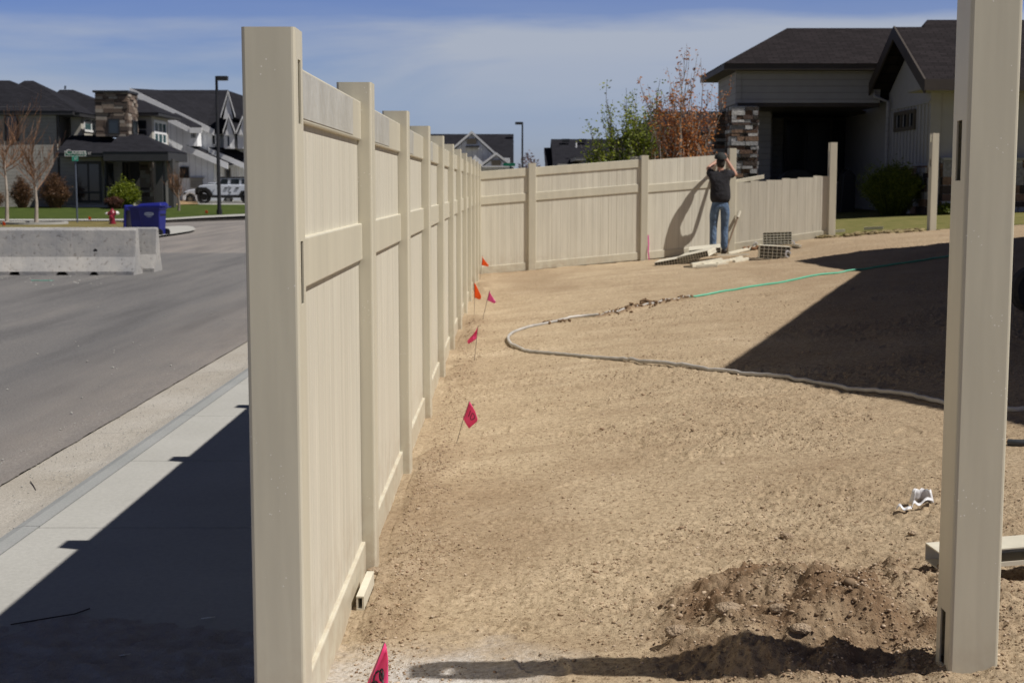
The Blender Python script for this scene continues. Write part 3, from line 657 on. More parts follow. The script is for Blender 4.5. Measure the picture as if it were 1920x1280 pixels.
# ================================================================= FENCES
def post_mb(loc, ang, h, slots, hw=.0635, r=.009, base=-.3):
    """hollow square vinyl post; slots: {side: [(z0, z1), ...]}, side 0=+x 1=+y 2=-x 3=-y in the post's own axes"""
    s = MB(); ca, sa = math.cos(ang), math.sin(ang)
    def T(x, y, z): return (loc[0] + x * ca - y * sa, loc[1] + x * sa + y * ca, loc[2] + z)
    for side in range(4):
        q = side * math.pi / 2; cq, sq = math.cos(q), math.sin(q)
        def S(u, z): x, y = hw, u; return T(x * cq - y * sq, x * sq + y * cq, z)
        us = [-hw + r, -.022, .022, hw - r]
        holes = slots.get(side, [])
        zs = sorted(set([base, h] + [z for hs in slots.values() for hh in hs for z in hh]))
        for i in range(len(zs) - 1):
            mid = (zs[i] + zs[i + 1]) / 2
            hole = any(a < mid < b for a, b in holes)
            for j in range(3):
                if j == 1 and hole: continue
                s.quad(S(us[j], zs[i]), S(us[j + 1], zs[i]), S(us[j + 1], zs[i + 1]), S(us[j], zs[i + 1]))
        # rounded corner after this side
        for k in range(3):
            a0, a1 = q + k * math.pi / 6, q + (k + 1) * math.pi / 6
            cx, cy = (hw - r) * (cq - sq), (hw - r) * (sq + cq)
            def C(a, z): return T(cx + r * math.cos(a), cy + r * math.sin(a), z)
            for i in range(len(zs) - 1): s.quad(C(a0, zs[i]), C(a1, zs[i]), C(a1, zs[i + 1]), C(a0, zs[i + 1]))
    return s
def make_post(name, parent, loc, ang, h, slots, base=-.3):
    s = post_mb(loc, ang, h, slots, base=base)
    o = obj(name, s, M_vinyl, parent)
    me = o.data; bm = bmesh.new(); bm.from_mesh(me); bmesh.ops.remove_doubles(bm, verts=bm.verts, dist=.0004); bmesh.ops.recalc_face_normals(bm, faces=bm.faces)
    bm.to_mesh(me); bm.free()
    # outward normals: flip if the first face looks inward
    c = Vector(loc) - (parent.location if parent else Vector((0, 0, 0))); f = me.polygons[0]
    if (f.center - Vector((c.x, c.y, f.center.z))).dot(f.normal) < 0:
        bm = bmesh.new(); bm.from_mesh(me); bmesh.ops.reverse_faces(bm, faces=bm.faces); bm.to_mesh(me); bm.free()
    sm = o.modifiers.new('wall', 'SOLIDIFY'); sm.thickness = .0045; sm.offset = -1; sm.use_even_offset = True
    return o
def planks(p0, p1, h0, h1, tops=None, t=.022, bw=.1435):
    p0 = Vector(p0); p1 = Vector(p1); d = p1 - p0; L = math.hypot(d.x, d.y); n = max(1, round(L / bw)); w = L / n; s = MB()
    ux, uy = d.x / L, d.y / L; nx, ny = -uy, ux; c = .0035
    for i in range(n):
        a, b = i * w, (i + 1) * w; wide = (i % 2 == 0)
        cc = c if wide else c * .7
        prof = [(a, -t / 2 + cc), (a + cc * .8, -t / 2), (b - c * .55, -t / 2), (b, -t / 2 + c * .8), (b, t / 2 - c), (b - c, t / 2), (a + c, t / 2), (a, t / 2 - c)]
        # shallow stiffening reeds in the face
        lo, hi = [], []
        za, zb = p0.z + d.z * (a / L), p0.z + d.z * (b / L)
        hh = h1 if tops is None else tops[min(i, len(tops) - 1)]
        for u, v in prof:
            z = p0.z + d.z * (u / L); x, y = p0.x + ux * u + nx * v, p0.y + uy * u + ny * v
            lo.append((x, y, z + h0)); hi.append((x, y, (z + hh) if tops is None else (p0.z + hh)))
        s.hexa(lo, hi)
    return s
def rail_mb(p0, p1, h0, h1, w=.05):
    s = MB(); s.beam(p0, p1, w, h0, h1); return s
FX = -.574
POST_Y = [3.4635 + 1.829 * i for i in range(12)]
root = thing('vinyl_fence', (FX, POST_Y[0], 0), 'long almond vinyl privacy fence running away along the sidewalk between street and dirt yard', 'fence')
for i, y in enumerate(POST_Y):
    sl = {0: [(1.60, 1.752), (1.165, 1.318)]} if i == 0 else {}
    hh = 1.823 + (.004 * math.sin(i * 2.1))
    make_post('post', root, (FX, y, 0), 0, hh, sl)
for i in range(11):
    a = (FX, POST_Y[i] + .064, 0); b = (FX, POST_Y[i + 1] - .064, 0)
    obj('plank_panel', planks((FX, a[1] + .003, 0), (FX, b[1] - .007, 0), .03, 1.66), M_reed, root)
    obj('top_rail', rail_mb(a, b, 1.617, 1.757), M_vinyl, root, bevel=.005)
    obj('middle_rail', rail_mb(a, b, 1.182, 1.317), M_vinyl, root, bevel=.005)
    obj('bottom_rail', rail_mb(a, b, -.01, .128), M_vinyl, root, bevel=.005)
    if i < 4:
        f0 = (FX + .0262, POST_Y[i] + .066, 0); f1 = (FX + .0262, POST_Y[i] + .066 + (1.42, 1.05, .8, .9)[i], 0)
        fm = MB(); fm.beam(f0, f1, .0012, 1.628, 1.749); obj('dust_film', fm, M_film, root)
# lumpy skirt of soil under the panels keeps the light out
# ---- back fence
BP = [(FX, POST_Y[11]), (.33, 23.8), (2.24, 24.3), (3.81, 24.85), (5.60, 25.05), (7.50, 25.50)]
def angd(i, j): return math.atan2(BP[j][1] - BP[i][1], BP[j][0] - BP[i][0])
root2 = thing('vinyl_fence', (.33, 23.8, 0), 'almond vinyl back fence, half built, climbing the slope behind the person in the dark shirt', 'fence')
gz = [tzs(x, y) for x, y in BP]
hts = [0, 1.79, 1.78, 1.80, 1.67]
for i in (1, 2, 3, 4):
    sl = {2: [(1.52, 1.66), (1.1, 1.24)]} if i == 4 else {}
    make_post('post', root2, (BP[i][0], BP[i][1], gz[i] - .02), angd(i - 1, i) * .55, hts[i], sl)
def seg(i, j, m=.06):
    a = Vector((BP[i][0], BP[i][1], gz[i])); b = Vector((BP[j][0], BP[j][1], gz[j])); d = (b - a); L = math.hypot(d.x, d.y)
    return a + d * (m / L), b - d * (m / L)
for i in range(3):
    a, b = seg(i, i + 1); 
    if i == 0: a.z = .0
    top = 1.70
    if i < 2:
        obj('plank_panel', planks(a, b, .03, top - .06), M_reed, root2)
        obj('top_rail', rail_mb(a, b, top - .135, top), M_vinyl, root2, bevel=.005)
        obj('middle_rail', rail_mb(a, b, 1.15, 1.285), M_vinyl, root2, bevel=.005)
    else:
        n = 12; tp = None
        obj('plank_panel', planks(a, b, .03, 1.68), M_reed, root2)
        obj('middle_rail', rail_mb(a, b, 1.13, 1.265), M_vinyl, root2, bevel=.005)
    obj('bottom_rail', rail_mb(a, b, .0, .13), M_vinyl, root2, bevel=.005)
a, b = seg(3, 4); L = (b - a).length; n = round(L / .1435)
dzz = b.z - a.z
tops = []
for i in range(n):
    u = (i + .5) / n; st = math.floor(i / 2) * 2 / n
    tops.append(1.185 + .13 * st + (.008 if i % 4 == 2 else 0))
obj('plank_panel', planks(a, b, .03, 1.2, tops), M_reed, root2)
obj('bottom_rail', rail_mb(a, b, .0, .135), M_vinyl, root2, bevel=.005)
# loose rail lying on the planks' tops
p = at(1372, 343.5, 24.90); q = at(1432, 333, 24.97); s = MB(); s.beam(p, q, .05, -.02, .05)
tag(obj('fence_rail', s, M_vinyl_cut, bevel=.004), 'pale fence rail laid loose on top of the low planks behind the dark shirted person', 'fence rail')
# free-standing posts
RP = (1.188, 3.61)
make_p = make_post('fence_post', None, (RP[0], RP[1], .19), R(-1.0), 2.02, {2: [(-.0 + .02, .165), (1.275, 1.425), (1.73, 1.88)]}, base=-.2)
tag(make_p, 'tall free-standing fence post with cut slots, nearest the camera at the right', 'fence post')
s5 = make_post('fence_post', None, (BP[5][0], BP[5][1], gz[5] - .02), R(8), 1.74, {2: [(1.58, 1.72), (1.15, 1.29)]})
tag(s5, 'lone far fence post standing in front of the green bush beside the lawn', 'fence post')
# the tall offset post top seen over the rail in the background
s = MB(); p = at(1195, 300, 30); s.box(p.x - .15, 30, .2, p.x + .05, 30.05, at(1190, 293.5, 30).z)
tag(obj('fence_board', s, M_vinyl), 'small pale board end showing just over the back fence in front of the green tree', 'board')
# survey ribbon on the second back post
p = (BP[2][0] + .075, BP[2][1] - .05, gz[2]); s = MB()
pts = [(p[0], p[1], p[2] + .42), (p[0] + .012, p[1] - .01, p[2] + .26), (p[0] + .002, p[1] - .02, p[2] + .14), (p[0] + .02, p[1] - .02, p[2] + .0)]
M_pink = mat('pink_ribbon', (.75, .10, .38), .5, var=.15)
for i in range(3):
    a, b = Vector(pts[i]), Vector(pts[i + 1]); w = Vector((.010, 0, 0)); t = Vector((0, .002, 0)); s.hexa([a - w, a + w, a + w + t, a - w + t], [b - w, b + w, b + w + t, b - w + t])
tag(obj('survey_ribbon', s, M_pink), 'pink survey ribbon hanging at the foot of a back fence post', 'ribbon')

# ================================================================= FLAGS
def flag_mat(name, c):
    def f(t, b, cc, mp):
        b.inputs['Subsurface Weight'].default_value = 0.0
        tr = N(t, 'ShaderNodeBsdfTranslucent'); tr.inputs[0].default_value = tuple(c) + (1,)
        mx_ = N(t, 'ShaderNodeMixShader'); mx_.inputs[0].default_value = .5
        o = t.nodes['Material Output']; t.links.new(b.outputs[0], mx_.inputs[1]); t.links.new(tr.outputs[0], mx_.inputs[2]); t.links.new(mx_.outputs[0], o.inputs[0])
    return mat(name, c, .5, fn=f)
M_fp = flag_mat('pink_flag', (.97, .13, .36)); M_fp2 = flag_mat('light_pink_flag', (.92, .17, .50)); M_fo = flag_mat('orange_flag', (.98, .20, .02))
M_wire = mat('flag_wire', (.16, .14, .12), .5, metal=.6); M_ink = mat('black_ink', (.02, .01, .015), .6)
def flag(base, top, shape, m, label, group='marker flags in the dirt', marks=None, fold=.02, wr=.0013):
    """shape: list of (along, down) offsets in metres from the wire top, 'along' on a horizontal direction"""
    base = Vector(base); top = Vector(top)
    r = thing('marker_flag', tuple(base), label, 'marker flag', group)
    w = MB(); w.tube([base - Vector((0, 0, .05)), base.lerp(top, .5) + Vector((.004, 0, 0)), top], wr, 5); obj('wire', w, M_wire, r)
    s = MB(); dirv = Vector((.86, -.5, 0)).normalized(); nrm = Vector((dirv.y, -dirv.x, 0))
    if shape == 'edge': dirv = Vector((.35, .93, 0)).normalized()
    nx, nz = 8, 7; idx = []
    W_, H_ = marks['w'], marks['h']; ov = marks.get('skew', 0); 
    n0 = 0
    for j in range(nz + 1):
        for i in range(nx + 1):
            u, v = i / nx, j / nz
            droop = ov * u * H_
            narrow = 1 - marks.get('taper', 0) * abs(v - marks.get('mid', .5)) * 2
            p = top + (base - top).normalized() * (v * H_) + Vector((0, 0, -droop)) + dirv * (u * W_ * narrow) + Vector((0, 1, 0)) * (fold * math.sin(u * 4.5 + v * 2))
            s.v.append(tuple(p))
    for j in range(nz):
        for i in range(nx):
            a = j * (nx + 1) + i; s.f.append((a, a + 1, a + nx + 2, a + nx + 1))
    o = obj('flag_sheet', s, m, r, smooth=True); sm = o.modifiers.new('t', 'SOLIDIFY'); sm.thickness = .0006
    if 'ink' in marks:
        k = MB()
        def fp(u, v):
            droop = ov * u * H_; narrow = 1 - marks.get('taper', 0) * abs(v - marks.get('mid', .5)) * 2
            return top + (base - top).normalized() * (v * H_) + Vector((0, 0, -droop)) + dirv * (u * W_ * narrow) + Vector((0, 1, 0)) * (fold * math.sin(u * 4.5 + v * 2)) + Vector((.0006, -.0022, 0))
        for line in marks['ink']: k.tube([fp(u, v) for u, v in line], marks['h'] * .018, 5)
        obj('inked_number', k, M_ink, r)
    return r
def circ(cx, cy, rx, ry, n=14): return [(cx + rx * math.cos(i / n * 6.283), cy + ry * math.sin(i / n * 6.283)) for i in range(n + 1)]
g1 = G(668, 1330); t1 = at(721, 1203, g1.y + .02)
flag(g1, t1, 'x', M_fp, 'large bright pink flag with inked circles at the bottom edge beside the fence foot', marks=dict(w=.075, h=.175, skew=.22, taper=.55, mid=.75, ink=[circ(.42, .55, .26, .14), circ(.38, .72, .24, .13), circ(.5, .42, .12, .08)]), fold=.012)
g2 = G(851, 832); flag(g2, at(880, 752, g2.y - .02), 'x', M_fp, 'pink flag with an inked number 10 on a leaning wire near the fence', marks=dict(w=.078, h=.105, skew=.5, taper=.5, mid=.5, ink=[[(.32, .35), (.34, .7)], circ(.58, .52, .13, .17)]), fold=.01, wr=.0018)
g3 = G(888, 676); flag(g3, at(896, 611, g3.y), 'x', M_fp, 'deep pink flag between the numbered flag and the hose bend', marks=dict(w=-.095, h=.11, skew=.4, taper=.5, mid=.8), fold=.012, wr=.0022)
g4 = G(903, 600); flag(g4, at(918, 544, g4.y), 'x', M_fp2, 'light pink flag standing clear of the fence beside an orange one', marks=dict(w=.11, h=.11, skew=.3, taper=.55, mid=.85), fold=.012, wr=.0024)
g5 = G(889, 590); flag(g5, at(889, 530, g5.y), 'x', M_fo, 'orange flag hanging narrow against the fence left of the light pink flag', marks=dict(w=.10, h=.17, skew=.1, taper=.5, mid=.8), fold=.012, wr=.0024)
g6 = G(899, 524); flag(g6, at(905, 479, g6.y), 'x', M_fo, 'orange flag at the far corner where the two fences meet', marks=dict(w=.14, h=.15, skew=.15, taper=.6, mid=.9), fold=.012, wr=.003)
for px, py, lab in ((166, 413, 'small orange flag by the walk between street sign and fire hydrant'), (204.5, 414, 'small orange flag just left of the fire hydrant'), (5, 424, 'small orange flag in dry grass at the left edge'), (385, 400, 'small orange flag in the green lawn left of the street lamp')):
    b = G(px, py + 3, zleft); flag(b, b + Vector((0, 0, .22)), 'x', M_fo, lab, 'orange flags across the street', marks=dict(w=.17, h=.13, skew=.1, taper=.2), fold=.02, wr=.006)

# ================================================================= HOSE
def smooth_path(pts, k=8):
    out = []
    for i in range(len(pts) - 1):
        p0 = pts[max(i - 1, 0)]; p1 = pts[i]; p2 = pts[i + 1]; p3 = pts[min(i + 2, len(pts) - 1)]
        for j in range(k):
            t = j / k; out.append(.5 * ((2 * p1) + (p2 - p0) * t + (2 * p0 - 5 * p1 + 4 * p2 - p3) * t * t + (3 * p1 - p0 - 3 * p2 + p3) * t ** 3))
    out.append(pts[-1]); return out
def hose_pts(px):
    pp = smooth_path([G(x, y) for x, y in px], 10)
    return [Vector((p.x, p.y, dz(p.x, p.y) + .011)) for p in pp]
M_hose = mat('grey_hose', (.42, .40, .37), .5, var=.25, vscale=6); M_hoseg = mat('green_hose', (.10, .42, .27), .4, var=.1); M_hosek = mat('black_hose', (.05, .055, .06), .4, var=.2)
r = thing('garden_hose', tuple(G(952, 642)), 'long garden hose curving over the dirt, grey in its bend and green toward the right', 'hose')
hp = hose_pts([(2500, 640), (2250, 700), (2050, 752), (1920, 770), (1860, 767), (1765, 756), (1700, 746), (1600, 731), (1500, 715), (1400, 703), (1300, 692), (1200, 682), (1150, 676), (1080, 669), (1010, 662), (968, 652), (953, 641), (958, 629), (980, 618), (1015, 609), (1060, 600), (1100, 594), (1145, 590), (1190, 579), (1250, 566), (1292, 557)])
rng = random.Random(3)
for i, p in enumerate(hp): p.z += .012 * max(0, math.sin(i * .13)) + (-.012 if 215 < i < 245 else 0)
s = MB(); s.tube(hp, .0135, 8); obj('grey_section', s, M_hose, r, smooth=True)
hp2 = hose_pts([(1292, 557), (1345, 549), (1400, 540), (1500, 523), (1600, 509), (1700, 494), (1790, 480), (1900, 462)])
s = MB(); s.tube(hp2, .0125, 8); obj('green_section', s, M_hoseg, r, smooth=True)
hp3 = hose_pts([(1890, 833), (1925, 833), (1990, 826), (2100, 800)])
s = MB(); s.tube(hp3, .017, 8); tag(obj('garden_hose', s, M_hosek, smooth=True), 'short length of dark hose emerging right of the near gate post', 'hose')
# clods ridden up along the dragged hose
s = MB(); rng = random.Random(8)
for i in range(150):
    k = rng.randrange(3); a, b = RIDGE[k], RIDGE[k + 1]; p = a.lerp(b, rng.random()); x, y = p.x + rng.gauss(0, .05), p.y + rng.gauss(0, .05); s.ico((x, y, dz(x, y) + .008), rng.uniform(.006, .018), rng)
for (cx, cy, nn) in ((1213, 573, 24), (1040, 604, 14)):
    q = G(cx, cy)
    for i in range(nn):
        x, y = q.x + rng.gauss(0, .07), q.y + rng.gauss(0, .05); s.ico((x, y, dz(x, y) + .015), rng.uniform(.01, .026), rng)
M_damp = mat('damp_soil', (.19, .125, .075), .95, var=.3, vscale=6, spec=.1)
tag(obj('damp_clods', s, M_damp), 'dark moist clods thrown up along the half buried stretch of hose', 'soil', kind='stuff')

# ================================================================= LITTER / LOOSE RAILS
# channel rail lying behind the near post
p0 = Vector(G(1762, 1112)); p1 = Vector((p0.x + 1.9, p0.y + .12, tzs(p0.x + 1.9, p0.y + .12) - .01))
p0.z = dz(p0.x, p0.y) - .004
d = (p1 - p0).normalized(); back = Vector((-d.y, d.x, 0)).normalized() * .135; up = Vector((0, 0, 1))
s = MB(); t_ = .004
def pl(a, b, c, e, n): s.hexa([a, b, c, e], [a + n, b + n, c + n, e + n])
H_ = .052
pl(p0 + up * H_, p1 + up * H_, p1 + back + up * H_, p0 + back + up * H_, up * t_)
pl(p0, p1, p1 + back, p0 + back, up * t_)
pl(p0 + back + up * t_, p1 + back + up * t_, p1 + back + up * H_, p0 + back + up * H_, back.normalized() * -t_)
lip = back.normalized() * .002
pl(p0 + up * t_, p1 + up * t_, p1 + up * .014, p0 + up * .014, back.normalized() * t_)
tag(obj('channel_rail', s, M_vinyl_cut), 'open vinyl channel rail lying on the dirt behind the near gate post', 'fence rail')
# plastic cup and tape
q = G(1725, 945); r = thing('plastic_wrapper', tuple(q), 'crumpled white plastic wrapper with a torn strip on the dirt left of the near post', 'litter')
M_plast = mat('white_plastic', (.70, .70, .72), .35, var=.06); s = MB()
cx, cy, cz = q.x + .012, q.y + .03, dz(q.x, q.y)
n = 16; 
for j in range(4):
    for i in range(n + 1):
        a = -0.6 + i / n * 4.6; rr = .040 + .006 * math.sin(i * 1.3) - .004 * j
        s.v.append((cx + rr * math.cos(a) * 1.1, cy + rr * math.sin(a) * .6, cz + .008 + j * .017 + .004 * math.sin(i * 2.1)))
for j in range(3):
    for i in range(n): a = j * (n + 1) + i; s.f.append((a, a + 1, a + n + 2, a + n + 1))
o = obj('crumpled_cup', s, M_plast, r, smooth=True); o.modifiers.new('t', 'SOLIDIFY').thickness = .0012
s = MB(); P_ = [at(1750, 940, q.y - .02), at(1730, 950, q.y - .04), at(1712, 957, q.y - .06), at(1704, 972, q.y - .1), at(1692, 968, q.y - .09), at(1680, 963, q.y - .07)]
P_ = smooth_path(P_, 5)
for i, p in enumerate(P_): gz_ = dz(p.x, p.y); P_[i] = Vector((p.x, p.y, gz_ + .012 + .012 * math.sin(i * .5) ** 2))
for p in P_: s.v += [(p.x, p.y, p.z), (p.x + .006, p.y + .022, p.z + .006)]
for i in range(len(P_) - 1): s.f.append((2 * i, 2 * i + 2, 2 * i + 3, 2 * i + 1))
o = obj('torn_strip', s, M_plast, r, smooth=True); o.modifiers.new('t', 'SOLIDIFY').thickness = .001

def offcut(p, ang, L, w, h, nc, m, label, tilt=0, roll=0, name='plank_offcut', rows=1, group=None, cat='fence offcut'):
    """hollow board: long axis along local x, cells open at its ends (x faces) - cells shown on the -y end"""
    p = Vector(p); r = thing(name, tuple(p), label, cat, group)
    Mx = Matrix.Translation(p) @ Matrix.Rotation(ang, 4, 'Z') @ Matrix.Rotation(tilt, 4, 'X') @ Matrix.Rotation(roll, 4, 'Y')
    s = MB(); t = min(.006, h / 6)
    def B(x0, y0, z0, x1, y1, z1):
        a = [Mx @ Vector(q) for q in ((x0, y0, z0), (x1, y0, z0), (x1, y1, z0), (x0, y1, z0))]; b = [Mx @ Vector(q) for q in ((x0, y0, z1), (x1, y0, z1), (x1, y1, z1), (x0, y1, z1))]; s.hexa(a, b)
    for k in range(rows + 1): B(-w / 2, 0, h * k / rows - (0 if k == 0 else t), w / 2, L, h * k / rows + (t if k == 0 else 0))
    for i in range(nc + 1):
        x = -w / 2 + (w - t) * i / nc; B(x, .0007, t, x + t, L - .0007, h - t)
    obj('shell', s, m, r)
    s = MB(); B(-w / 2 + t, .05, t + .001, w / 2 - t, L - .05, h - t - .001); obj('cell_shadow_core', s, M_cell_shade, r)
    return r
# piece standing by the fence foot
q = G(681, 1150); offcut((q.x - .01, q.y + .0, dz(q.x, q.y)), R(-2), .27, .026, .05, 1, M_vinyl_cut, 'ribbed pale offcut lying against the fence foot at the second post', tilt=R(3), name='plank_offcut')
s = MB()
# pile of offcuts near the person (Y about 23)
def gp(px, py, dzv=0): g = G(px, py); return Vector((g.x, g.y, tzs(g.x, g.y) + dzv))
off = [
 (gp(1268, 496), R(-14), .55, .66, .09, 15, 'leftmost bundle of cut hollow boards, low at the left, in the offcut pile', R(2), R(-11), 2),
 (gp(1300, 494, .06), R(-22), .50, .50, .09, 12, 'middle tilted bundle of cut hollow boards in the offcut pile', R(5), R(-13), 2),
 (gp(1322, 489, .10), R(-8), .45, .50, .09, 9, 'bundle of cut hollow boards nearest the person in the offcut pile', R(5), R(-6), 2),
 (gp(1290, 502), R(-66), .62, .26, .035, 8, 'flat hollow board with toothed side in front of the leaning offcuts', R(2), R(-6), 1),
 (gp(1322, 486, .05), R(-85), .70, .22, .03, 6, 'smooth pale slab lying just before the person\'s boots', R(1), R(-3), 1),
]
for (p, a, L, w, h, nc, lab, tl, rl, rw) in off:
    offcut(p, a, L, w, h, nc, M_vinyl_cut, lab, tl, rl, rows=rw, group='vinyl offcuts heaped by the back fence')
for (x0, y0, x1, y1, wd, lab) in ((1306, 503, 1345, 500, .05, 'short flat slat at the very front of the offcut pile'), (1296, 499, 1352, 489, .06, 'slat crossing the front of the offcut pile at a low angle'), (1318, 499, 1368, 491, .05, 'slat in front of the pile pointing to the stacked cell blocks'),
                            (1345, 497, 1391, 485, .04, 'long narrow slat running right from the middle of the pile'), (1365, 478, 1425, 464, .05, 'slat lying along the foot of the fence behind the person'), (1366, 468, 1432, 464, .04, 'thin pale rail lying near the fence between person and cell blocks'),
                            (1376, 493, 1402, 488, .05, 'short slat beyond the tip of the long narrow slat'), (1484, 461, 1500, 464, .05, 'short pale stick right of the stacked cell blocks')):
    a, b = gp(x0, y0), gp(x1, y1); s = MB(); s.beam(a, b, wd, .0, .035); s.beam(a, b, wd * .5, .0352, .045)
    tag(obj('slat', s, M_vinyl_cut, bevel=.003), lab, 'slat', 'loose slats around the pile')
# two stacked blocks of hollow ends
q = gp(1452, 486); offcut(q, R(-6), .30, .46, .20, 7, M_vinyl_cut, 'lower block of hollow fence offcuts, darker, under the tilted block', R(0), R(3), rows=4, name='offcut_block', cat='offcut stack')
q2 = gp(1455, 483, .20); offcut(q2 + Vector((.02, .0, .0)), R(-10), .28, .44, .20, 8, M_vinyl_cut, 'upper tilted block of hollow fence offcuts showing a grid of cells', R(-14), R(-2), rows=5, name='offcut_block', cat='offcut stack')
for i, (px, py, rx, lab) in enumerate(((1478, 485, .035, 'white curled clip right of the lower cell block'), (1484, 466, .05, 'white bracket leaning on the upper cell block'), (1417, 466, .03, 'small white scrap left of the cell blocks'))):
    p = gp(px, py); s = MB(); n = 12
    for k in range(n):
        a0 = k / n * 4.9; a1 = (k + 1) / n * 4.9
        f = lambda a, r_, z: (p.x + r_ * math.cos(a) * .8, p.y + .02 * z, p.z + .07 + r_ * math.sin(a))
        s.hexa([f(a0, rx, 0), f(a0, rx * 1.5, 0), f(a0, rx * 1.5, 4), f(a0, rx, 4)], [f(a1, rx, 0), f(a1, rx * 1.5, 0), f(a1, rx * 1.5, 4), f(a1, rx, 4)])
    tag(obj('vinyl_clip', s, M_plast), lab, 'vinyl scrap')
p = gp(1420, 468, .0); s = MB(); rng = random.Random(4)
for i in range(40): s.ico((p.x + rng.gauss(0, .12), p.y + rng.gauss(0, .05), p.z + rng.uniform(0, .05)), rng.uniform(.02, .05), rng)
tag(obj('rusty_soil_lump', s, mat('rusty_soil', (.20, .10, .045), .9, var=.3, vscale=8)), 'rust brown lump of soil left of the cell blocks', 'soil lump')
# leaning bar
a = at(1361, 470, 24.5); b = at(1385, 402, 24.76); s = MB(); s.tube([a, b], .016, 8); hd = MB(); hd.cyl(b, (b - a), .03, .12, 8)
r = thing('digging_bar', tuple(a), 'thin brown digging bar leaning against the fence right of the person', 'digging bar'); obj('shaft', s, mat('worn_wood', (.20, .14, .09), .8, var=.2), r); obj('grip', hd, M_vinyl_cut, r)
# turf clods along the lawn edge
M_turf = mat('turf_edge', (.15, .105, .05), .95, col2=(.26, .21, .10), vscale=5, bump=.8, bscale=30)
for (x0, x1, y0, lab) in ((1426, 1450, 452, 'ragged turf edge between fence panel and cell blocks'), (1527, 1556, 441, 'lump of cut turf at the foot of the tall back post'), (1578, 1608, 439, 'dry turf clod right of the tall back post'), (1612, 1650, 438, 'left length of lifted turf along the lawn edge'), (1652, 1728, 435, 'longest length of lifted turf along the lawn edge')):
    s = MB(); n = int((x1 - x0) * 2.2)
    for i in range(n):
        px = x0 + (x1 - x0) * (i + .5) / n; X_ = (px - 960) / FPX * 25.3; Yv = float(fence_line_y(X_ * 1.0)) - .05; z = tzs(X_, Yv)
        s.ico((X_ + rng.gauss(0, .03), Yv + rng.gauss(0, .07), z + .015 + rng.gauss(0, .012)), rng.uniform(.03, .075), rng, .45)
    tag(obj('turf_clod', s, M_turf), lab, 'turf')
for (x0, x1, yy, lab) in ((1556, 1584, 438.5, 'pale base board stub at the foot of the tall back post'), (1620, 1656, 433, 'thin pale strip lying in the lawn edge')):
    a, b = gp(x0, yy), gp(x1, yy - 1.5); s = MB(); s.beam(a, b, .06, .02, .07); tag(obj('base_board', s, M_vinyl_cut), lab, 'board')
s = MB(); a = gp(1672, 400.5); b = gp(1702, 399); s.beam(a, b, .25, .0, .045); tag(obj('edging_stone', s, M_walk), 'pale flat edging stone in front of the shaded bush', 'edging stone')

# ================================================================= BUILDING HELPERS
def window(parent, x0, y0, x1, y1, Y, mf=None, nx=1, ny=1, fw=.07, name='window', glass=None, proud=.05):
    a = at(x0, y0, Y); b = at(x1, y1, Y); X0, X1 = min(a.x, b.x), max(a.x, b.x); Z0, Z1 = min(a.z, b.z), max(a.z, b.z)
    f = MB(); yf = Y - proud
    f.box(X0, yf, Z0, X0 + fw, Y + .08, Z1); f.box(X1 - fw, yf, Z0, X1, Y + .08, Z1)
    f.box(X0 + fw, yf, Z1 - fw, X1 - fw, Y + .08, Z1); f.box(X0 + fw, yf, Z0, X1 - fw, Y + .08, Z0 + fw)
    for i in range(1, nx):
        x = X0 + (X1 - X0) * i / nx; f.box(x - fw * .35, yf + .01, Z0 + fw, x + fw * .35, Y + .07, Z1 - fw)
    for i in range(1, ny):
        z = Z0 + (Z1 - Z0) * i / ny; f.box(X0 + fw, yf + .012, z - fw * .35, X1 - fw, Y + .068, z + fw * .35)
    w = obj(name, f, mf or M_frame_dark, parent)
    g = MB(); g.box(X0 + fw * .6, yf + .03, Z0 + fw * .6, X1 - fw * .6, Y + .06, Z1 - fw * .6); obj('pane', g, glass or M_glass, w)
    return w
def hip_mb(X0, X1, Y0, Y1, Ze, Zr, hl, hr, th=.22):
    s = MB(); ym = (Y0 + Y1) / 2
    A, B, C, D = (X0, Y0, Ze), (X1, Y0, Ze), (X1, Y1, Ze), (X0, Y1, Ze); E, F_ = (X0 + hl, ym, Zr), (X1 - hr, ym, Zr)
    n = len(s.v); s.v += [A, B, C, D, E, F_]; s.f += [(n, n + 1, n + 5, n + 4), (n + 1, n + 2, n + 5), (n + 2, n + 3, n + 4, n + 5), (n + 3, n, n + 4), (n + 3, n + 2, n + 1, n)]
    return s
def hip(parent, px0, px1, Y0, Y1, pye, pyr, rx0, rx1, mroof, mfas, fas=.2, name='roof'):
    a = at(px0, pye, Y0); b = at(px1, pye, Y0); ym = (Y0 + Y1) / 2; r0 = at(rx0, pyr, ym); r1 = at(rx1, pyr, ym)
    s = hip_mb(a.x, b.x, Y0, Y1, a.z, r0.z, r0.x - a.x, b.x - r1.x); o = obj(name, s, mroof, parent)
    f = MB(); f.box(a.x + .03, Y0 + .03, a.z - fas, b.x - .03, Y1 - .03, a.z - .004); obj('eave', f, mfas, o)
    return o
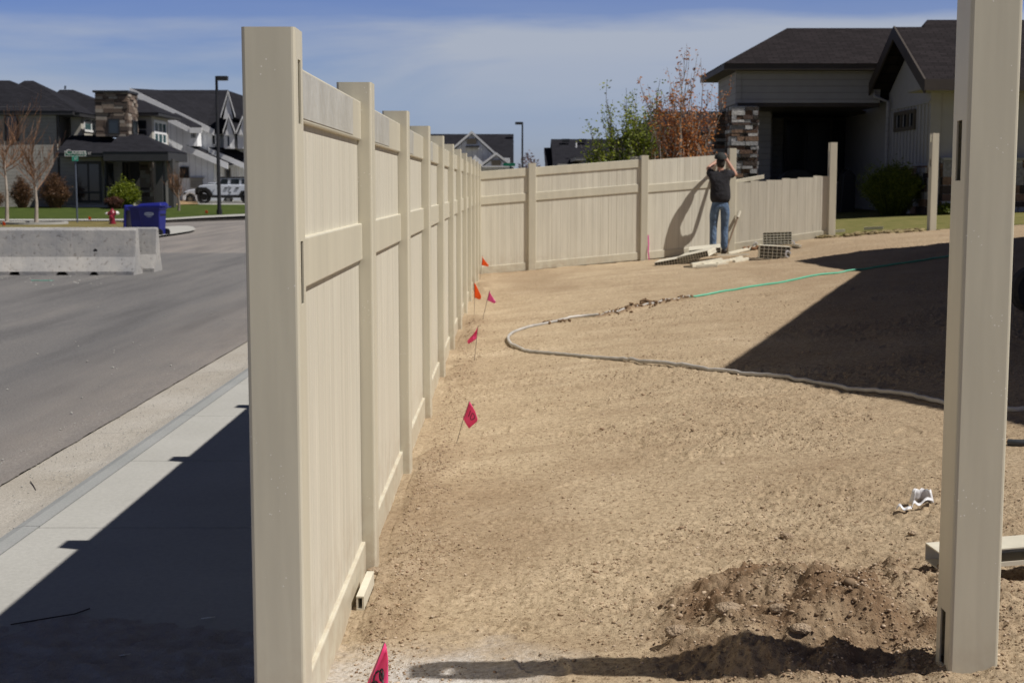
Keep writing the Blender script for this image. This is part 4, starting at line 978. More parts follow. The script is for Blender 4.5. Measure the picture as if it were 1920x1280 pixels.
def gable_front(parent, xl, xr, xa, ye, ya, Y0, Y1, mroof, mtrim, mwall, over=.35, th=.2, yl=None, vent=False, tw=.02):
    """roof with its gable end facing -Y; xl, xr eave ends, xa apex, all measured at Y0"""
    L = at(xl, ye if yl is None else yl, Y0); Rr = at(xr, ye, Y0); A = at(xa, ya, Y0)
    s = MB()
    for P_ in (L, Rr):
        s.slab([(P_.x, Y0, P_.z), (A.x, Y0, A.z), (A.x, Y1, A.z), (P_.x, Y1, P_.z)], th)
    o = obj('gable_roof', s, mroof, parent)
    t = MB()
    for P_ in (L, Rr):
        t.hexa([(P_.x, Y0 - .06, P_.z - th + tw), (A.x, Y0 - .06, A.z - th + tw), (A.x, Y0 - .06, A.z + .02), (P_.x, Y0 - .06, P_.z + .02)],
               [(P_.x, Y0 - .002, P_.z - th + tw), (A.x, Y0 - .002, A.z - th + tw), (A.x, Y0 - .002, A.z + .02), (P_.x, Y0 - .002, P_.z + .02)])
    obj('rake_board', t, mtrim, o)
    if mwall:
        w = MB(); w.hexa([(L.x + .15, Y0 + over, L.z - .25), (Rr.x - .15, Y0 + over, Rr.z - .25), (A.x, Y0 + over, A.z - .2)], [(L.x + .15, Y1 - .1, L.z - .25), (Rr.x - .15, Y1 - .1, Rr.z - .25), (A.x, Y1 - .1, A.z - .2)])
        obj('gable_wall', w, mwall, parent)
    if vent:
        v = MB(); v.box(A.x - .35, Y0 - .05, A.z - .95, A.x + .35, Y0 + over + .02, A.z - .55); obj('gable_vent', v, M_frame_brown, parent)
    return o
def wall(parent, x0, y0, x1, y1, Y0, Y1, m, name='wall'):
    s = MB(); s.pbox(x0, y0, x1, y1, Y0, Y1); return obj(name, s, m, parent)
def stones(parent, X0, X1, Y0, Y1, Z0, Z1, m, name='stone_pillar', sh=.13, sw=(.18, .5), seed=1, depth=.05):
    """coursed ledge stone round a core; front, left and right faces"""
    rng = random.Random(seed); s = MB(); s.box(X0 + .02, Y0 + .02, Z0, X1 - .02, Y1 - .02, Z1 - .01); z = Z0
    while z < Z1 - .02:
        h = min(sh * rng.uniform(.7, 1.4), Z1 - z); g = .012
        x = X0
        while x < X1 - .02:
            w = min(rng.uniform(*sw), X1 - x); w = X1 - x if X1 - x - w < .08 else w; d = rng.uniform(0, depth)
            s.box(x + g / 2, Y0 - d, z + g / 2, x + w - g / 2, Y0 + .019, z + h - g / 2); x += w
        for side in (0, 1):
            y = Y0 + .03
            while y < Y1 - .02:
                w = min(rng.uniform(*sw), Y1 - y); w = Y1 - y if Y1 - y - w < .08 else w; d = rng.uniform(0, depth)
                if side == 0: s.box(X0 - d, y + g / 2, z + g / 2, X0 + .019, y + w - g / 2, z + h - g / 2)
                else: s.box(X1 - .019, y + g / 2, z + g / 2, X1 + d, y + w - g / 2, z + h - g / 2)
                y += w
        z += h
    return obj(name, s, m, parent)

# ================================================================= HOUSE A: grey two-storey across the street
HA = thing('house', tuple(G(150, 389, zleft)), 'grey two-storey house with dark hip roofs and a stone chimney across the street', 'house')
wall(HA, -330, 200, 111, 390, 82, 84.0, M_siding_grey)
wall(HA, -330, 205, 125, 390, 84.05, 88, M_siding_grey)
def side_x(px, Y): return at(px, 300, Y).x
wall(HA, 132, 213, 154, 300, 83.0, 86.7, mat('cream_siding', (.42, .40, .35), .8, var=.05), 'bay_wall')
s = MB(); s.pbox(110, 207, 113, 390, 81.9, 82); obj('corner_board', s, M_dgrey, HA)
hip(HA, -380, 137, 81.62, 87.3, 208, 151, -330, 18, M_roof, M_fascia_dark, .22)
hip(HA, -60, 150, 82.0, 88.4, 211, 151.5, 46, 62, M_roof, M_fascia_dark, .22)
hip(HA, 60, 230, 85, 91, 214, 168.5, 112, 137, M_roof, M_fascia_dark, .22)
window(HA, 8, 215, 36, 265, 82, M_frame_dark, 1, 2, .1)
M_teal = mat('teal_glass', (.03, .08, .085), .1, spec=.6)
def side_window(parent, X, Y0, Y1, Z0, Z1, mf, ny=1, nz=1, fw=.1, glass=None):
    f = MB(); f.box(X - .02, Y0, Z0, X + .06, Y0 + fw, Z1); f.box(X - .02, Y1 - fw, Z0, X + .06, Y1, Z1); f.box(X - .02, Y0 + fw, Z0, X + .06, Y1 - fw, Z0 + fw); f.box(X - .02, Y0 + fw, Z1 - fw, X + .06, Y1 - fw, Z1)
    for i in range(1, ny): y = Y0 + (Y1 - Y0) * i / ny; f.box(X - .02, y - fw / 2, Z0 + fw, X + .055, y + fw / 2, Z1 - fw)
    for i in range(1, nz): z = Z0 + (Z1 - Z0) * i / nz; f.box(X - .02, Y0 + fw, z - fw / 2, X + .052, Y1 - fw, z + fw / 2)
    w = obj('window', f, mf, parent); g = MB(); g.box(X - .01, Y0 + fw * .5, Z0 + fw * .5, X + .03, Y1 - fw * .5, Z1 - fw * .5); obj('pane', g, glass or M_glass, w); return w
xb = side_x(154, 83.0); side_window(HA, xb, 83.45, 86.35, at(0, 248, 84.5).z, at(0, 221, 84.5).z, M_white_trim, 2, 1, .13, M_teal)
a = at(178, 174, 81); b = at(241, 256, 81); ch = stones(HA, a.x, b.x, 81, 83, b.z, a.z, M_stone_far, 'chimney', sh=.17, sw=(.3, .8), depth=.06)
s = MB(); s.box(a.x - .1, 80.85, a.z + .003, b.x + .08, 83.1, a.z + .12); obj('chimney_cap', s, M_frame_dark, ch)
window(HA, 202, 223, 225, 252, 80.95, M_frame_dark, 1, 1, .07)
side_window(HA, b.x + .06, 81.6, 82.6, at(0, 252, 82).z, at(0, 226, 82).z, M_frame_dark, 1, 1, .07)
wall(HA, 240, 207, 286, 275, 84, 87.9, MATS['cream_siding'], 'upper_wall')
hip(HA, 225, 298, 83.2, 89, 211, 188, 255, 268, M_roof, M_fascia_dark, .18)
window(HA, 257.5, 226, 275, 242, 84, M_frame_dark); window(HA, 257.5, 244, 275, 262, 84, M_frame_dark)
xb = side_x(286, 84.0); side_window(HA, xb, 84.4, 87.4, at(0, 272, 86).z, at(0, 227, 86).z, M_white_trim, 3, 2, .16, M_teal)
hip(HA, 104, 252, 79.6, 84.5, 287, 254, 132, 200, M_roof, M_fascia_dark, .2)
hip(HA, 192, 316, 78.9, 83.6, 284.5, 252, 225, 268, M_roof, M_fascia_dark, .5)
wall(HA, 112, 285, 193, 389, 81, 85.3, M_siding_grey, 'lower_wall')
window(HA, 140, 303, 192, 380, 81, M_frame_dark, 2, 1, .14, 'french_door'); s = MB(); s.pbox(141, 359, 191, 363, 80.93, 80.97); obj('door_rail', s, M_frame_dark, HA)
xb = side_x(193, 81.0); side_window(HA, xb, 81.7, 82.9, at(0, 350, 82).z, at(0, 306, 82).z, M_frame_dark, 1, 1, .07)
wall(HA, 200, 285, 318, 389, 85.35, 88, M_dgrey, 'entry_wall')
window(HA, 233, 304, 245, 350, 85.3, M_frame_brown, 1, 1, .12)
for x0, x1 in ((291, 306), (314, 326)):
    wall(HA, x0, 298, x1, 389, 79.6, 80.2, M_dgrey, 'porch_column')
wall(HA, 309.5, 305, 317, 389, 81.5, 81.9, mat('grey_trim', (.30, .29, .28), .7), 'porch_trim')
a = at(262, 300, 83); b = at(282, 389, 83); stones(HA, a.x, b.x, 83, 83.8, b.z, a.z, M_stone_far, 'stone_pillar', sh=.2, sw=(.3, .7), seed=5)
s = MB(); s.cyl(at(140, 268, 81.5), (.3, -1, .6), .16, .25, 12); s.cyl(at(140, 271, 81.5), (0, 0, 1), .09, .4, 10); obj('roof_vent', s, M_steel, HA)
s = MB(); s.tube([at(122, 168, 92), at(122.5, 161, 92)], .06, 6); obj('roof_pipe', s, M_steel, HA)
s = MB(); s.pbox(112, 385, 200, 389, 80.4, 80.9); obj('door_step', s, M_walk, HA)
s = MB(); s.tube([at(199, 300, 80.9), at(198, 305, 80.8), at(198, 388, 80.8)], .06, 6); obj('downspout', s, M_frame_dark, HA)
a = at(216, 384, 80); 
s = MB(); P_ = smooth_path([G(218, 388, zleft), G(245, 385.5, zleft), G(270, 383, zleft), G(294, 382, zleft)], 4)
for i in range(len(P_) - 1): s.beam(P_[i], P_[i + 1], .25, 0, .14)
tag(obj('garden_edging', s, M_walk), 'pale curving concrete edging of the bed before the grey house porch', 'edging')

# ================================================================= HOUSE B: white farmhouse behind it
HB = thing('house', tuple(at(400, 380, 96)), 'large white farmhouse with dark roofs and steep front gables behind the white vehicles', 'house')
s = MB(); s.pprism([(243, 176), (300, 200), (350, 224), (402, 246), (402, 300), (400, 388), (300, 388), (243, 388)], 95.42, 106); obj('wall', s, M_siding_white, HB)
wall(HB, 402, 246, 470, 310, 96.4, 106, M_siding_white)
wall(HB, 402, 300, 470, 388, 99, 106, M_siding_white)
def plane(parent, pts, th, m, name='roof'):
    s = MB(); s.slab([at(*p) for p in pts], th); return obj(name, s, m, parent)
plane(HB, [(246, 166, 95.3), (402, 243, 95.3), (470, 246, 96.3), (428, 169, 103), (300, 169, 103)], .3, M_roof)
def rake(parent, x0, y0, x1, y1, Y, w=.42, m=None):
    a, b = at(x0, y0, Y), at(x1, y1, Y); s = MB(); t = Vector((0, 0, w)); e = Vector((0, .12, 0)); s.hexa([a - t, b - t, b, a], [a - t + e, b - t + e, b + e, a + e]); return obj('rake_board', s, m or M_white_trim, parent)
rake(HB, 243, 165, 402, 243, 95.15); rake(HB, 402, 243.3, 470, 248, 95.9, .35)
plane(HB, [(314, 216, 93.6), (356, 240, 93.6), (378, 240, 93.6), (378, 236, 95), (330, 212, 95.1)], .2, M_roof, 'bay_roof')
rake(HB, 314, 218, 356, 239.5, 93.5, .35); rake(HB, 355, 239.5, 378, 239.5, 93.4, .35)
wall(HB, 353, 243, 370, 274, 94, 96, M_siding_white, 'bay_wall')
window(HB, 357, 245, 368, 260, 94, M_white_trim, 3, 1, .05)
window(HB, 396, 248, 406, 273, 95.4, M_white_trim, 1, 1, .08); window(HB, 424, 253, 433, 277, 94.75, M_white_trim, 1, 1, .08)
plane(HB, [(348, 272, 94.2), (425, 306, 94.2), (440, 303, 95.5), (400, 276, 97.4)], .2, M_roof, 'lower_roof'); rake(HB, 348, 272, 427, 306, 94.1, .4)
plane(HB, [(392, 276, 94.9), (470, 313, 94.9), (480, 285, 97.4), (440, 278, 97.4)], .2, M_roof, 'lower_roof'); rake(HB, 391, 277, 470, 312, 94.8, .35)
gable_front(HB, 414, 441, 427.5, 216, 170, 94.9, 102, M_roof, M_white_trim, M_white_trim, over=.03)
gable_front(HB, 418, 441, 428.5, 246, 214, 94.5, 100, M_roof, M_white_trim, M_white_trim, over=.03)
gable_front(HB, 443, 470, 455, 246, 217, 94.6, 101, M_roof, M_white_trim, M_white_trim, over=.03)
wall(HB, 419.5, 244, 439.5, 279, 94.75, 97.5, M_white_trim, 'bay_wall'); wall(HB, 445, 244, 468, 279, 94.85, 97.5, M_white_trim, 'bay_wall')
plane(HB, [(436, 240, 95.9), (452, 240, 95.9), (452, 216, 98.5), (437, 216, 98.5)], .2, M_roof, 'lower_roof')
wall(HB, 337, 313, 354, 334, 95.3, 95.41, M_dark, 'dark_window_opening')
s = MB(); s.pbox(357, 335, 380, 352, 95.3, 95.9); s.pbox(355, 333, 382, 335, 95.2, 95.95); obj('side_garage', s, M_siding_beige, HB)
window(HB, 424, 316, 432, 333, 98.9, M_frame_brown, 1, 1, .06, 'door')
for x in (437, 446): wall(HB, x, 312, x + 2.5, 345, 97.8, 98.1, M_white_trim, 'porch_column')
s = MB(); s.tube([at(367, 314, 95.7), at(367, 334, 95.7)], .06, 6); obj('downspout', s, M_white_trim, HB)

# ================================================================= HOUSE F: white gable in the middle distance
HF = thing('house', tuple(at(885, 345, 111)), 'white gabled house in the middle distance just above the end of the long fence', 'house')
a = at(740, 251.5, 119); b = at(963, 251.5, 119); c = at(963, 332, 112)
s = MB(); s.slab([(a.x, 119, a.z), (b.x, 119, b.z), (b.x, 111.5, c.z), (a.x, 111.5, c.z)], .25); s.slab([(a.x, 119, a.z), (b.x, 119, b.z), (b.x, 127, c.z), (a.x, 127, c.z)], .25); obj('roof', s, M_roof, HF)
s = MB(); s.box(a.x + .3, 113, -.3, b.x - .3, 125, c.z + 1.5); obj('wall', s, M_siding_white, HF)
gable_front(HF, 822, 957, 884.5, 312, 246, 108, 118, M_roof, M_white_trim, M_siding_white, over=.12, vent=True, yl=300)
gable_front(HF, 897, 964, 930.5, 311.5, 286, 106, 110, M_roof, M_white_trim, M_siding_white, over=.12, vent=True)
window(HF, 877, 279, 885.3, 293, 108.3, M_white_trim, 1, 1, .07, proud=.08); window(HF, 886, 279, 895, 293, 108.3, M_white_trim, 1, 1, .07, proud=.08)
s = MB(); s.pbox(873, 273.5, 898, 276, 107.4, 108.3); obj('window_awning', s, M_fascia_dark, HF); s = MB(); s.pbox(873, 276.4, 898, 279, 107.7, 108.3); obj('awning_trim', s, M_white_trim, HF)
wall(HF, 830, 300, 955, 345, 108.6, 112, M_siding_white)
s = MB(); s.pbox(903, 311, 960, 313.5, 105.9, 106.2); obj('garage_beam', s, M_white_trim, HF)

# ================================================================= HOUSE E, D: dark roofs to the right of the far lamp
HE = thing('house', tuple(at(1080, 345, 96)), 'low distant house with plain dark roof between far street lamp and green tree', 'house')
a = at(1033, 261, 101); b = at(1150, 261, 101); c = at(1033, 330, 94)
s = MB(); s.slab([(a.x, 101, a.z), (b.x + 4, 101, a.z), (b.x + 4, 94, c.z), (a.x, 94, c.z)], .25); s.slab([(a.x, 101, a.z), (b.x + 4, 101, a.z), (b.x + 4, 108, c.z), (a.x, 108, c.z)], .25); ro = obj('roof', s, M_roof, HE)
s = MB(); s.box(a.x + .3, 95, -.3, b.x + 3.6, 107, c.z + .8); obj('wall', s, M_siding_grey, HE)
a2 = at(1020, 277, 101.5); s = MB(); s.slab([(a2.x, 101.5, a2.z), (a.x - .01, 101.5, a2.z), (a.x - .01, 95, c.z), (a2.x, 95, c.z)], .25); obj('lower_roof', s, M_roof, HE)
hip(HE, 1078, 1200, 89, 97, 294, 268, 1130, 1180, M_roof, mat('grey_gutter', (.25, .25, .25), .5), .22, 'wing_roof')
wall(HE, 1092, 297, 1190, 345, 90, 96, M_siding_grey)
for x in (1061, 1092, 1123):
    s = MB(); p = at(x, 262, 100); s.box(p.x - .25, 99.8, p.z - .2, p.x + .25, 100.1, p.z + .05); obj('roof_vent', s, M_frame_dark, HE)
s = MB(); s.tube([at(1080, 277, 97), at(1080, 268, 97)], .07, 6); obj('roof_pipe', s, M_white_trim, HE)
HD = thing('house', tuple(at(1250, 345, 56)), 'house with broad dark hip roof half hidden behind the green and orange trees', 'house')
hip(HD, 1108, 1520, 50, 62, 303, 209, 1238, 1420, M_roof, M_fascia, .25)
wall(HD, 1328, 228, 1349, 345, 52, 53.4, M_siding_taupe, 'upper_wall')
wall(HD, 1130, 306, 1500, 350, 52, 60, M_siding_taupe)
hip(HD, 1292, 1352, 49.4, 54.5, 248, 224, 1310, 1345, M_roof, M_fascia, .2, 'wing_roof')

# ================================================================= HOUSE C: covered porch and gable at right
HC = thing('house', tuple(at(1500, 405, 38)), 'taupe house with stone porch pillar and brown hip roof beyond the low fence planks', 'house')
Zg = .55
# porch block
s = MB(); a = at(1383, 127, 38); b = at(1650, 193, 38); s.box(a.x, 38, b.z, b.x, 38.25, a.z); s.box(a.x, 38.255, b.z, a.x + .25, 41.5, a.z); s.box(a.x + .26, 41.25, b.z, b.x, 41.5, a.z)
obj('porch_band', s, M_siding_taupe, HC)
s = MB(); s.pbox(1380, 127, 1389, 193, 37.97, 38.0); obj('corner_board', s, M_siding_taupe, HC)
s = MB(); s.box(a.x + .02, 38.02, b.z - .10, b.x, 41.45, b.z - .004); obj('soffit', s, M_fascia, HC)
hip(HC, 1356, 1790, 37.5, 42.3, 119, 53, 1476, 1700, M_roof_brown, M_fascia, .16)
p = at(1372, 195, 37.75); q = at(1419, 345, 37.75); stones(HC, p.x, q.x, 37.75, 38.6, Zg - .1, p.z - .05, M_stone, 'stone_pillar', sh=.095, sw=(.12, .38), seed=2)
p = at(1347, 195, 41.2); s0 = stones(HC, p.x - .1, p.x + .55, 40.9, 41.6, Zg - .1, b.z - .12, M_stone, 'stone_pillar', sh=.10, sw=(.14, .4), seed=9)
wall(HC, 1420, 195, 1443, 360, 40.6, 41.6, M_siding_taupe, 'back_column')
s = MB(); X0 = at(1443, 200, 41.6).x; X1 = at(1660, 200, 40).x; s.box(X0 - .02, 44.2, Zg - .2, X1, 44.4, b.z); s.box(X0 - .02, 41.62, Zg - .2, X0 + .1, 44.2, b.z); obj('porch_back_wall', s, M_siding_taupe, HC)
s = MB(); s.box(X0 - .3, 41.52, b.z - .1, X1, 44.4, b.z - .02); obj('porch_ceiling', s, M_fascia, HC)
s = MB(); s.box(at(1360, 0, 38).x, 37.6, Zg - .3, X1, 44.2, Zg + .02); obj('porch_floor', s, M_walk, HC)
window(HC, 1470, 222, 1600, 340, 44.15, M_frame_dark, 3, 1, .08, 'patio_door')
# wing: left-facing gable wall at X=XG running toward the camera
XG = 9.95; Yn, Yfa = 34.2, 38.0; yr = 35.7; zr = CAMH + 3.91; ze = CAMH + 2.42; sl = (zr - ze) / (yr - 32.9)
s = MB(); s.hexa([(XG, Yn, Zg - .2), (XG, Yfa - .005, Zg - .2), (XG, Yfa - .005, zr - sl * (Yfa - yr) - .25), (XG, yr, zr - .25), (XG, Yn, zr - sl * (yr - Yn) - .25)],
                 [(XG + .25, Yn, Zg - .2), (XG + .25, Yfa - .005, Zg - .2), (XG + .25, Yfa - .005, zr - sl * (Yfa - yr) - .25), (XG + .25, yr, zr - .25), (XG + .25, Yn, zr - sl * (yr - Yn) - .25)]); obj('gable_wall', s, M_batten, HC)
s = MB(); y = Yn + .12
zb = CAMH + 1.98
while y < Yfa - .1:
    s.box(XG - .035, y, CAMH + .55, XG, y + .05, zb); y += .30
s.box(XG - .04, Yn - .04, CAMH + .5, XG, Yfa - .01, CAMH + .549); s.box(XG - .045, Yn - .02, zb + .001, XG, Yfa - .012, zb + .05)
obj('batten_strip', s, M_batten, HC)
stn = MB()
stones(HC, XG - .05, XG + .1, Yn - .06, Yfa - .05, Zg - .1, CAMH + .50, M_stone, 'stone_base', sh=.15, seed=12)
# roof of the wing: ridge along X
yb = yr + (zr - ze) / sl
zr2 = zr + .22; yr2 = yr + .22 / sl
s = MB(); XE = XG - .5; XB = 24
s.slab([(XE, 32.9, ze), (XB, 32.9, ze), (XB, yr, zr), (XE, yr, zr)], .14)
s.slab([(XE, yr, zr), (XE + .7, yr, zr), (XE + .7, yr + 2.7, zr - 2.7 * sl), (XE, yr + 2.7, zr - 2.7 * sl)], .14)
s.slab([(XE + .69, yr + .001, zr), (XB, yr + .001, zr), (XB, yr2, zr2), (XE + .9, yr2, zr2)], .14)
s.slab([(XE + .9, yr2 + .001, zr2), (XB, yr2 + .001, zr2), (XB, 45, zr2 - 2), (XE + .9, 45, zr2 - 2)], .14)
wr = obj('wing_roof', s, M_roof_brown, HC)
s = MB()
for (y0, z0, y1, z1) in ((32.9, ze, yr, zr), (yr + 2.7, zr - 2.7 * sl, yr, zr)):
    s.hexa([(XE - .05, y0, z0 - .30), (XE - .05, y1, z1 - .30), (XE - .05, y1, z1 + .02), (XE - .05, y0, z0 + .02)], [(XE - .004, y0, z0 - .30), (XE - .004, y1, z1 - .30), (XE - .004, y1, z1 + .02), (XE - .004, y0, z0 + .02)])
s.box(XE - .05, 32.84, ze - .24, XB, 32.896, ze + .01)
obj('rake_board', s, M_fascia, wr)
s = MB(); s.box(XE + .02, 32.95, ze - .20, XB, 34.5, ze - .15); obj('soffit', s, M_siding_beige, wr)
s = MB(); s.box(XG + .26, 34.25, Zg - .2, XB, 44, ze - .1); obj('front_wall', s, M_batten, HC)
p = at(1757, 300, 34.0); s_ = stones(HC, XG + .3, XG + 8, 34.08, 34.24, Zg - .1, CAMH + .62, M_stone, 'stone_base', sh=.15, seed=21)
s = MB(); s.box(XG + .28, 34.0, CAMH + .622, XG + 8, 34.245, CAMH + .68); obj('stone_sill', s, M_walk, HC)
# little three-light window in the gable wall
s = MB(); y0, y1 = 35.55, 37.35; z0, z1 = CAMH + 1.42, CAMH + 1.98 - .02
Yw0, Yw1 = 35.35, 37.25
z0 = CAMH + 1.40; z1 = CAMH + 1.90
s.box(XG - .07, Yw0, z0, XG + .02, Yw1, z0 + .09); s.box(XG - .07, Yw0, z1 - .09, XG + .02, Yw1, z1); n = 3
for i in range(n + 1):
    y = Yw0 + (Yw1 - Yw0 - .12) * i / n; s.box(XG - .068, y, z0 + .09, XG + .02, y + .12, z1 - .09)
w = obj('window', s, M_frame_brown, HC); s = MB(); s.box(XG - .03, Yw0 + .05, z0 + .05, XG + .01, Yw1 - .05, z1 - .05); obj('pane', s, M_glass, w)
s = MB(); s.tube([(XE + .1, 38.0, CAMH + 2.5), (XE + .1, 37.9, CAMH + 2.35), (XG - .1, 37.7, CAMH + 2.2), (XG - .1, 37.7, Zg)], .05, 8); obj('downspout', s, M_siding_taupe, HC)
# grill under cover on the porch
gx0 = at(1460, 0, 39).x; gx1 = at(1546, 0, 39).x; s = MB(); n = 14; zt = CAMH + .47; za = Zg + .0
prof = [(gx0, Zg + .02)] + [(gx0 + (gx1 - gx0) * (i / n), Zg + .55 + (zt - Zg - .55) * math.sin(math.pi * (i / n)) ** .35) for i in range(n + 1)] + [(gx1, Zg + .02)]
s.hexa([(x, 38.9, z) for x, z in prof], [(x, 39.6, z) for x, z in prof]); tag(obj('covered_grill', s, M_black, bevel=.03), 'wide grill under a black cover standing on the shaded porch', 'grill')
gx0 = at(1580, 0, 39.5).x; gx1 = at(1610, 0, 39.5).x; s = MB(); s.hexa([(gx0, 39.3, Zg + .02), (gx1, 39.3, Zg + .02), (gx1, 39.3, CAMH + .3), ((gx0 + gx1) / 2, 39.3, CAMH + .5), (gx0 + .08, 39.3, CAMH + .35)], [(gx0, 39.8, Zg + .02), (gx1, 39.8, Zg + .02), (gx1, 39.8, CAMH + .3), ((gx0 + gx1) / 2, 39.8, CAMH + .5), (gx0 + .08, 39.8, CAMH + .35)])
tag(obj('covered_smoker', s, M_black, bevel=.04), 'narrow black covered smoker in the dark right side of the porch', 'smoker')

# ================================================================= neighbour at right whose roof throws the big shadow
def back(px, py, H):
    g = G(px, py); return Vector((g.x + SUNV.x / SUNV.z * (H - g.z), g.y + SUNV.y / SUNV.z * (H - g.z), H))
He = 4.35
HS = thing('house', (9, 12, 0), 'house just right of the dirt yard, its roof throwing the large shadow', 'house')
RPTS = [(back(1930, 800, He)), back(1764, 766, He), back(1350, 694, He), back(1612, 511, He), back(1490, 490, He), back(1780, 456, He)]
s = MB(); pts = RPTS + [Vector((16, 23.5, He)), Vector((16, 4.0, He)), Vector((6.6, 4.2, He))]
s.hexa([(p.x, p.y, He - .25) for p in pts], [(p.x, p.y, He) for p in pts]); ro = obj('roof_deck', s, M_fascia, HS)
s = MB(); s.v = [tuple(Vector((p.x, p.y, He + .004))) for p in pts] + [(11.5, 10, He + 1.6), (11.5, 16, He + 1.6)]
n = len(pts)
for i in range(n):
    j = (i + 1) % n; k = n if (pts[i].y + pts[j].y) / 2 < 13 else n + 1
    s.f.append((i, j, k))
s.f.append((n, n + 1, 3)); obj('roof', s, M_roof_brown, HS)
s = MB(); s.box(8.6, 6.5, -.2, 15.5, 19.5, He - .26); obj('wall', s, M_siding_taupe, HS)

# ================================================================= BARRIERS, BINS, HYDRANT, SIGN, LAMPS
def barr_fn(t, b, c, mp):
    n = N(t, 'ShaderNodeTexNoise'); n.inputs['Scale'].default_value = 1.6; n.inputs['Detail'].default_value = 8; n.inputs['Roughness'].default_value = .62; t.links.new(c.outputs['Object'], n.inputs['Vector'])
    r = N(t, 'ShaderNodeValToRGB'); r.color_ramp.elements[0].position = .32; r.color_ramp.elements[1].position = .68; r.color_ramp.elements[0].color = (.27, .27, .275, 1); r.color_ramp.elements[1].color = (.42, .40, .37, 1); t.links.new(n.outputs['Fac'], r.inputs[0])
    n2 = N(t, 'ShaderNodeTexNoise'); n2.inputs['Scale'].default_value = 14; n2.inputs['Detail'].default_value = 5; t.links.new(c.outputs['Object'], n2.inputs['Vector'])
    r2 = N(t, 'ShaderNodeValToRGB'); r2.color_ramp.elements[0].position = .30; r2.color_ramp.elements[1].position = .42; r2.color_ramp.elements[0].color = (.55, .52, .5, 1); r2.color_ramp.elements[1].color = (1, 1, 1, 1); t.links.new(n2.outputs['Fac'], r2.inputs[0])
    m = N(t, 'ShaderNodeMixRGB', blend_type='MULTIPLY'); m.inputs[0].default_value = .8; t.links.new(r.outputs[0], m.inputs[1]); t.links.new(r2.outputs[0], m.inputs[2]); t.links.new(m.outputs[0], b.inputs['Base Color'])
    bp = N(t, 'ShaderNodeBump'); bp.inputs['Strength'].default_value = .5; bp.inputs['Distance'].default_value = .01; t.links.new(n2.outputs['Fac'], bp.inputs['Height']); t.links.new(bp.outputs[0], b.inputs['Normal'])
M_barr = mat('barrier_concrete', (.35, .34, .33), .9, spec=.2, fn=barr_fn)
ZR = -.13
def barrier(xr, yc, L, notch, holes, label, ang=0):
    prof = [(.305, .0), (.305, .075), (.165, .33), (.085, .80), (.065, .825)]
    s = MB(); n = 60; ca, sa = math.cos(ang), math.sin(ang); rg = random.Random(int(abs(xr * 77)))
    xs = sorted(set([0, .03] + [L * i / n for i in range(n + 1)] + [v for a, b in notch for v in (a, a + .05, b - .05, b)]))
    sec = []
    for x in xs:
        lift = 0
        for a, b in notch:
            if a + .049 < x < b - .049: lift = .07
        e = .012 if x in (0, L) else 0
        row = []
        pr = [(-y_, max(z_, lift) if z_ < .07 else z_) for y_, z_ in prof] + [(y_, max(z_, lift) if z_ < .07 else z_) for y_, z_ in reversed(prof)]
        for y_, z_ in pr:
            y_ *= (1 - e); j = rg.uniform(-.0012, .0012); row.append((xr - x * ca - (y_ + j) * sa * -1, yc - x * sa + (y_ + j), ZR + z_ * (1 - e * .4) + rg.uniform(-.0015, .0015)))
        sec.append(row)
    for i in range(len(sec) - 1): 
        n0 = len(s.v); k = len(sec[0]); s.v += sec[i] + sec[i + 1]
        for j in range(k): s.f.append((n0 + j, n0 + (j + 1) % k, n0 + k + (j + 1) % k, n0 + k + j))
    for row in (sec[0], sec[-1]): n0 = len(s.v); s.v += row; s.f.append(tuple(range(n0, n0 + len(row))))
    r = thing('concrete_barrier', (xr - L / 2, yc, ZR), label, 'barrier')
    o = obj('barrier_body', s, M_barr, r); me = o.data; bm = bmesh.new(); bm.from_mesh(me); bmesh.ops.remove_doubles(bm, verts=bm.verts, dist=.0005); bmesh.ops.recalc_face_normals(bm, faces=bm.faces); bm.to_mesh(me); bm.free()
    bv = o.modifiers.new('b', 'BEVEL'); bv.width = .02; bv.segments = 2; bv.limit_method = 'ANGLE'; bv.angle_limit = R(35)
    for hx in holes:
        h = MB(); h.cyl((xr - hx, yc - .135, ZR + .44), (0, 1, .12), .035, .03, 12); obj('lifting_hole', h, M_dark, r)
    return r
xe = at(251, 517, 25.35).x
barrier(xe, 25.35 + .305, 6.1, [(.62 + .0, .80), (1.16, 1.40), (2.0, 2.25), (4.2, 4.45)], [.72, 2.52, 4.6], 'long weathered concrete road barrier at the left edge, in front of the other barrier')
xe2 = at(289, 511, 26.3).x
barrier(xe2, 26.3 + .32, 3.05, [(1.3, 1.6)], [1.2], 'second concrete barrier standing just behind the first, only its right end showing')
# sprayed utility mark
q = G(77, 526, lambda a, b: ZR + .012); s = MB(); 
for i in range(9):
    x = q.x - .16 + i * .04; s.quad((x, q.y - .05 - .02 * math.sin(i * 2), -.114), (x + .055, q.y - .06 + .02 * math.sin(i), -.114), (x + .05, q.y + .06 + .03 * math.sin(i * 3), -.114), (x - .01, q.y + .05, -.114))
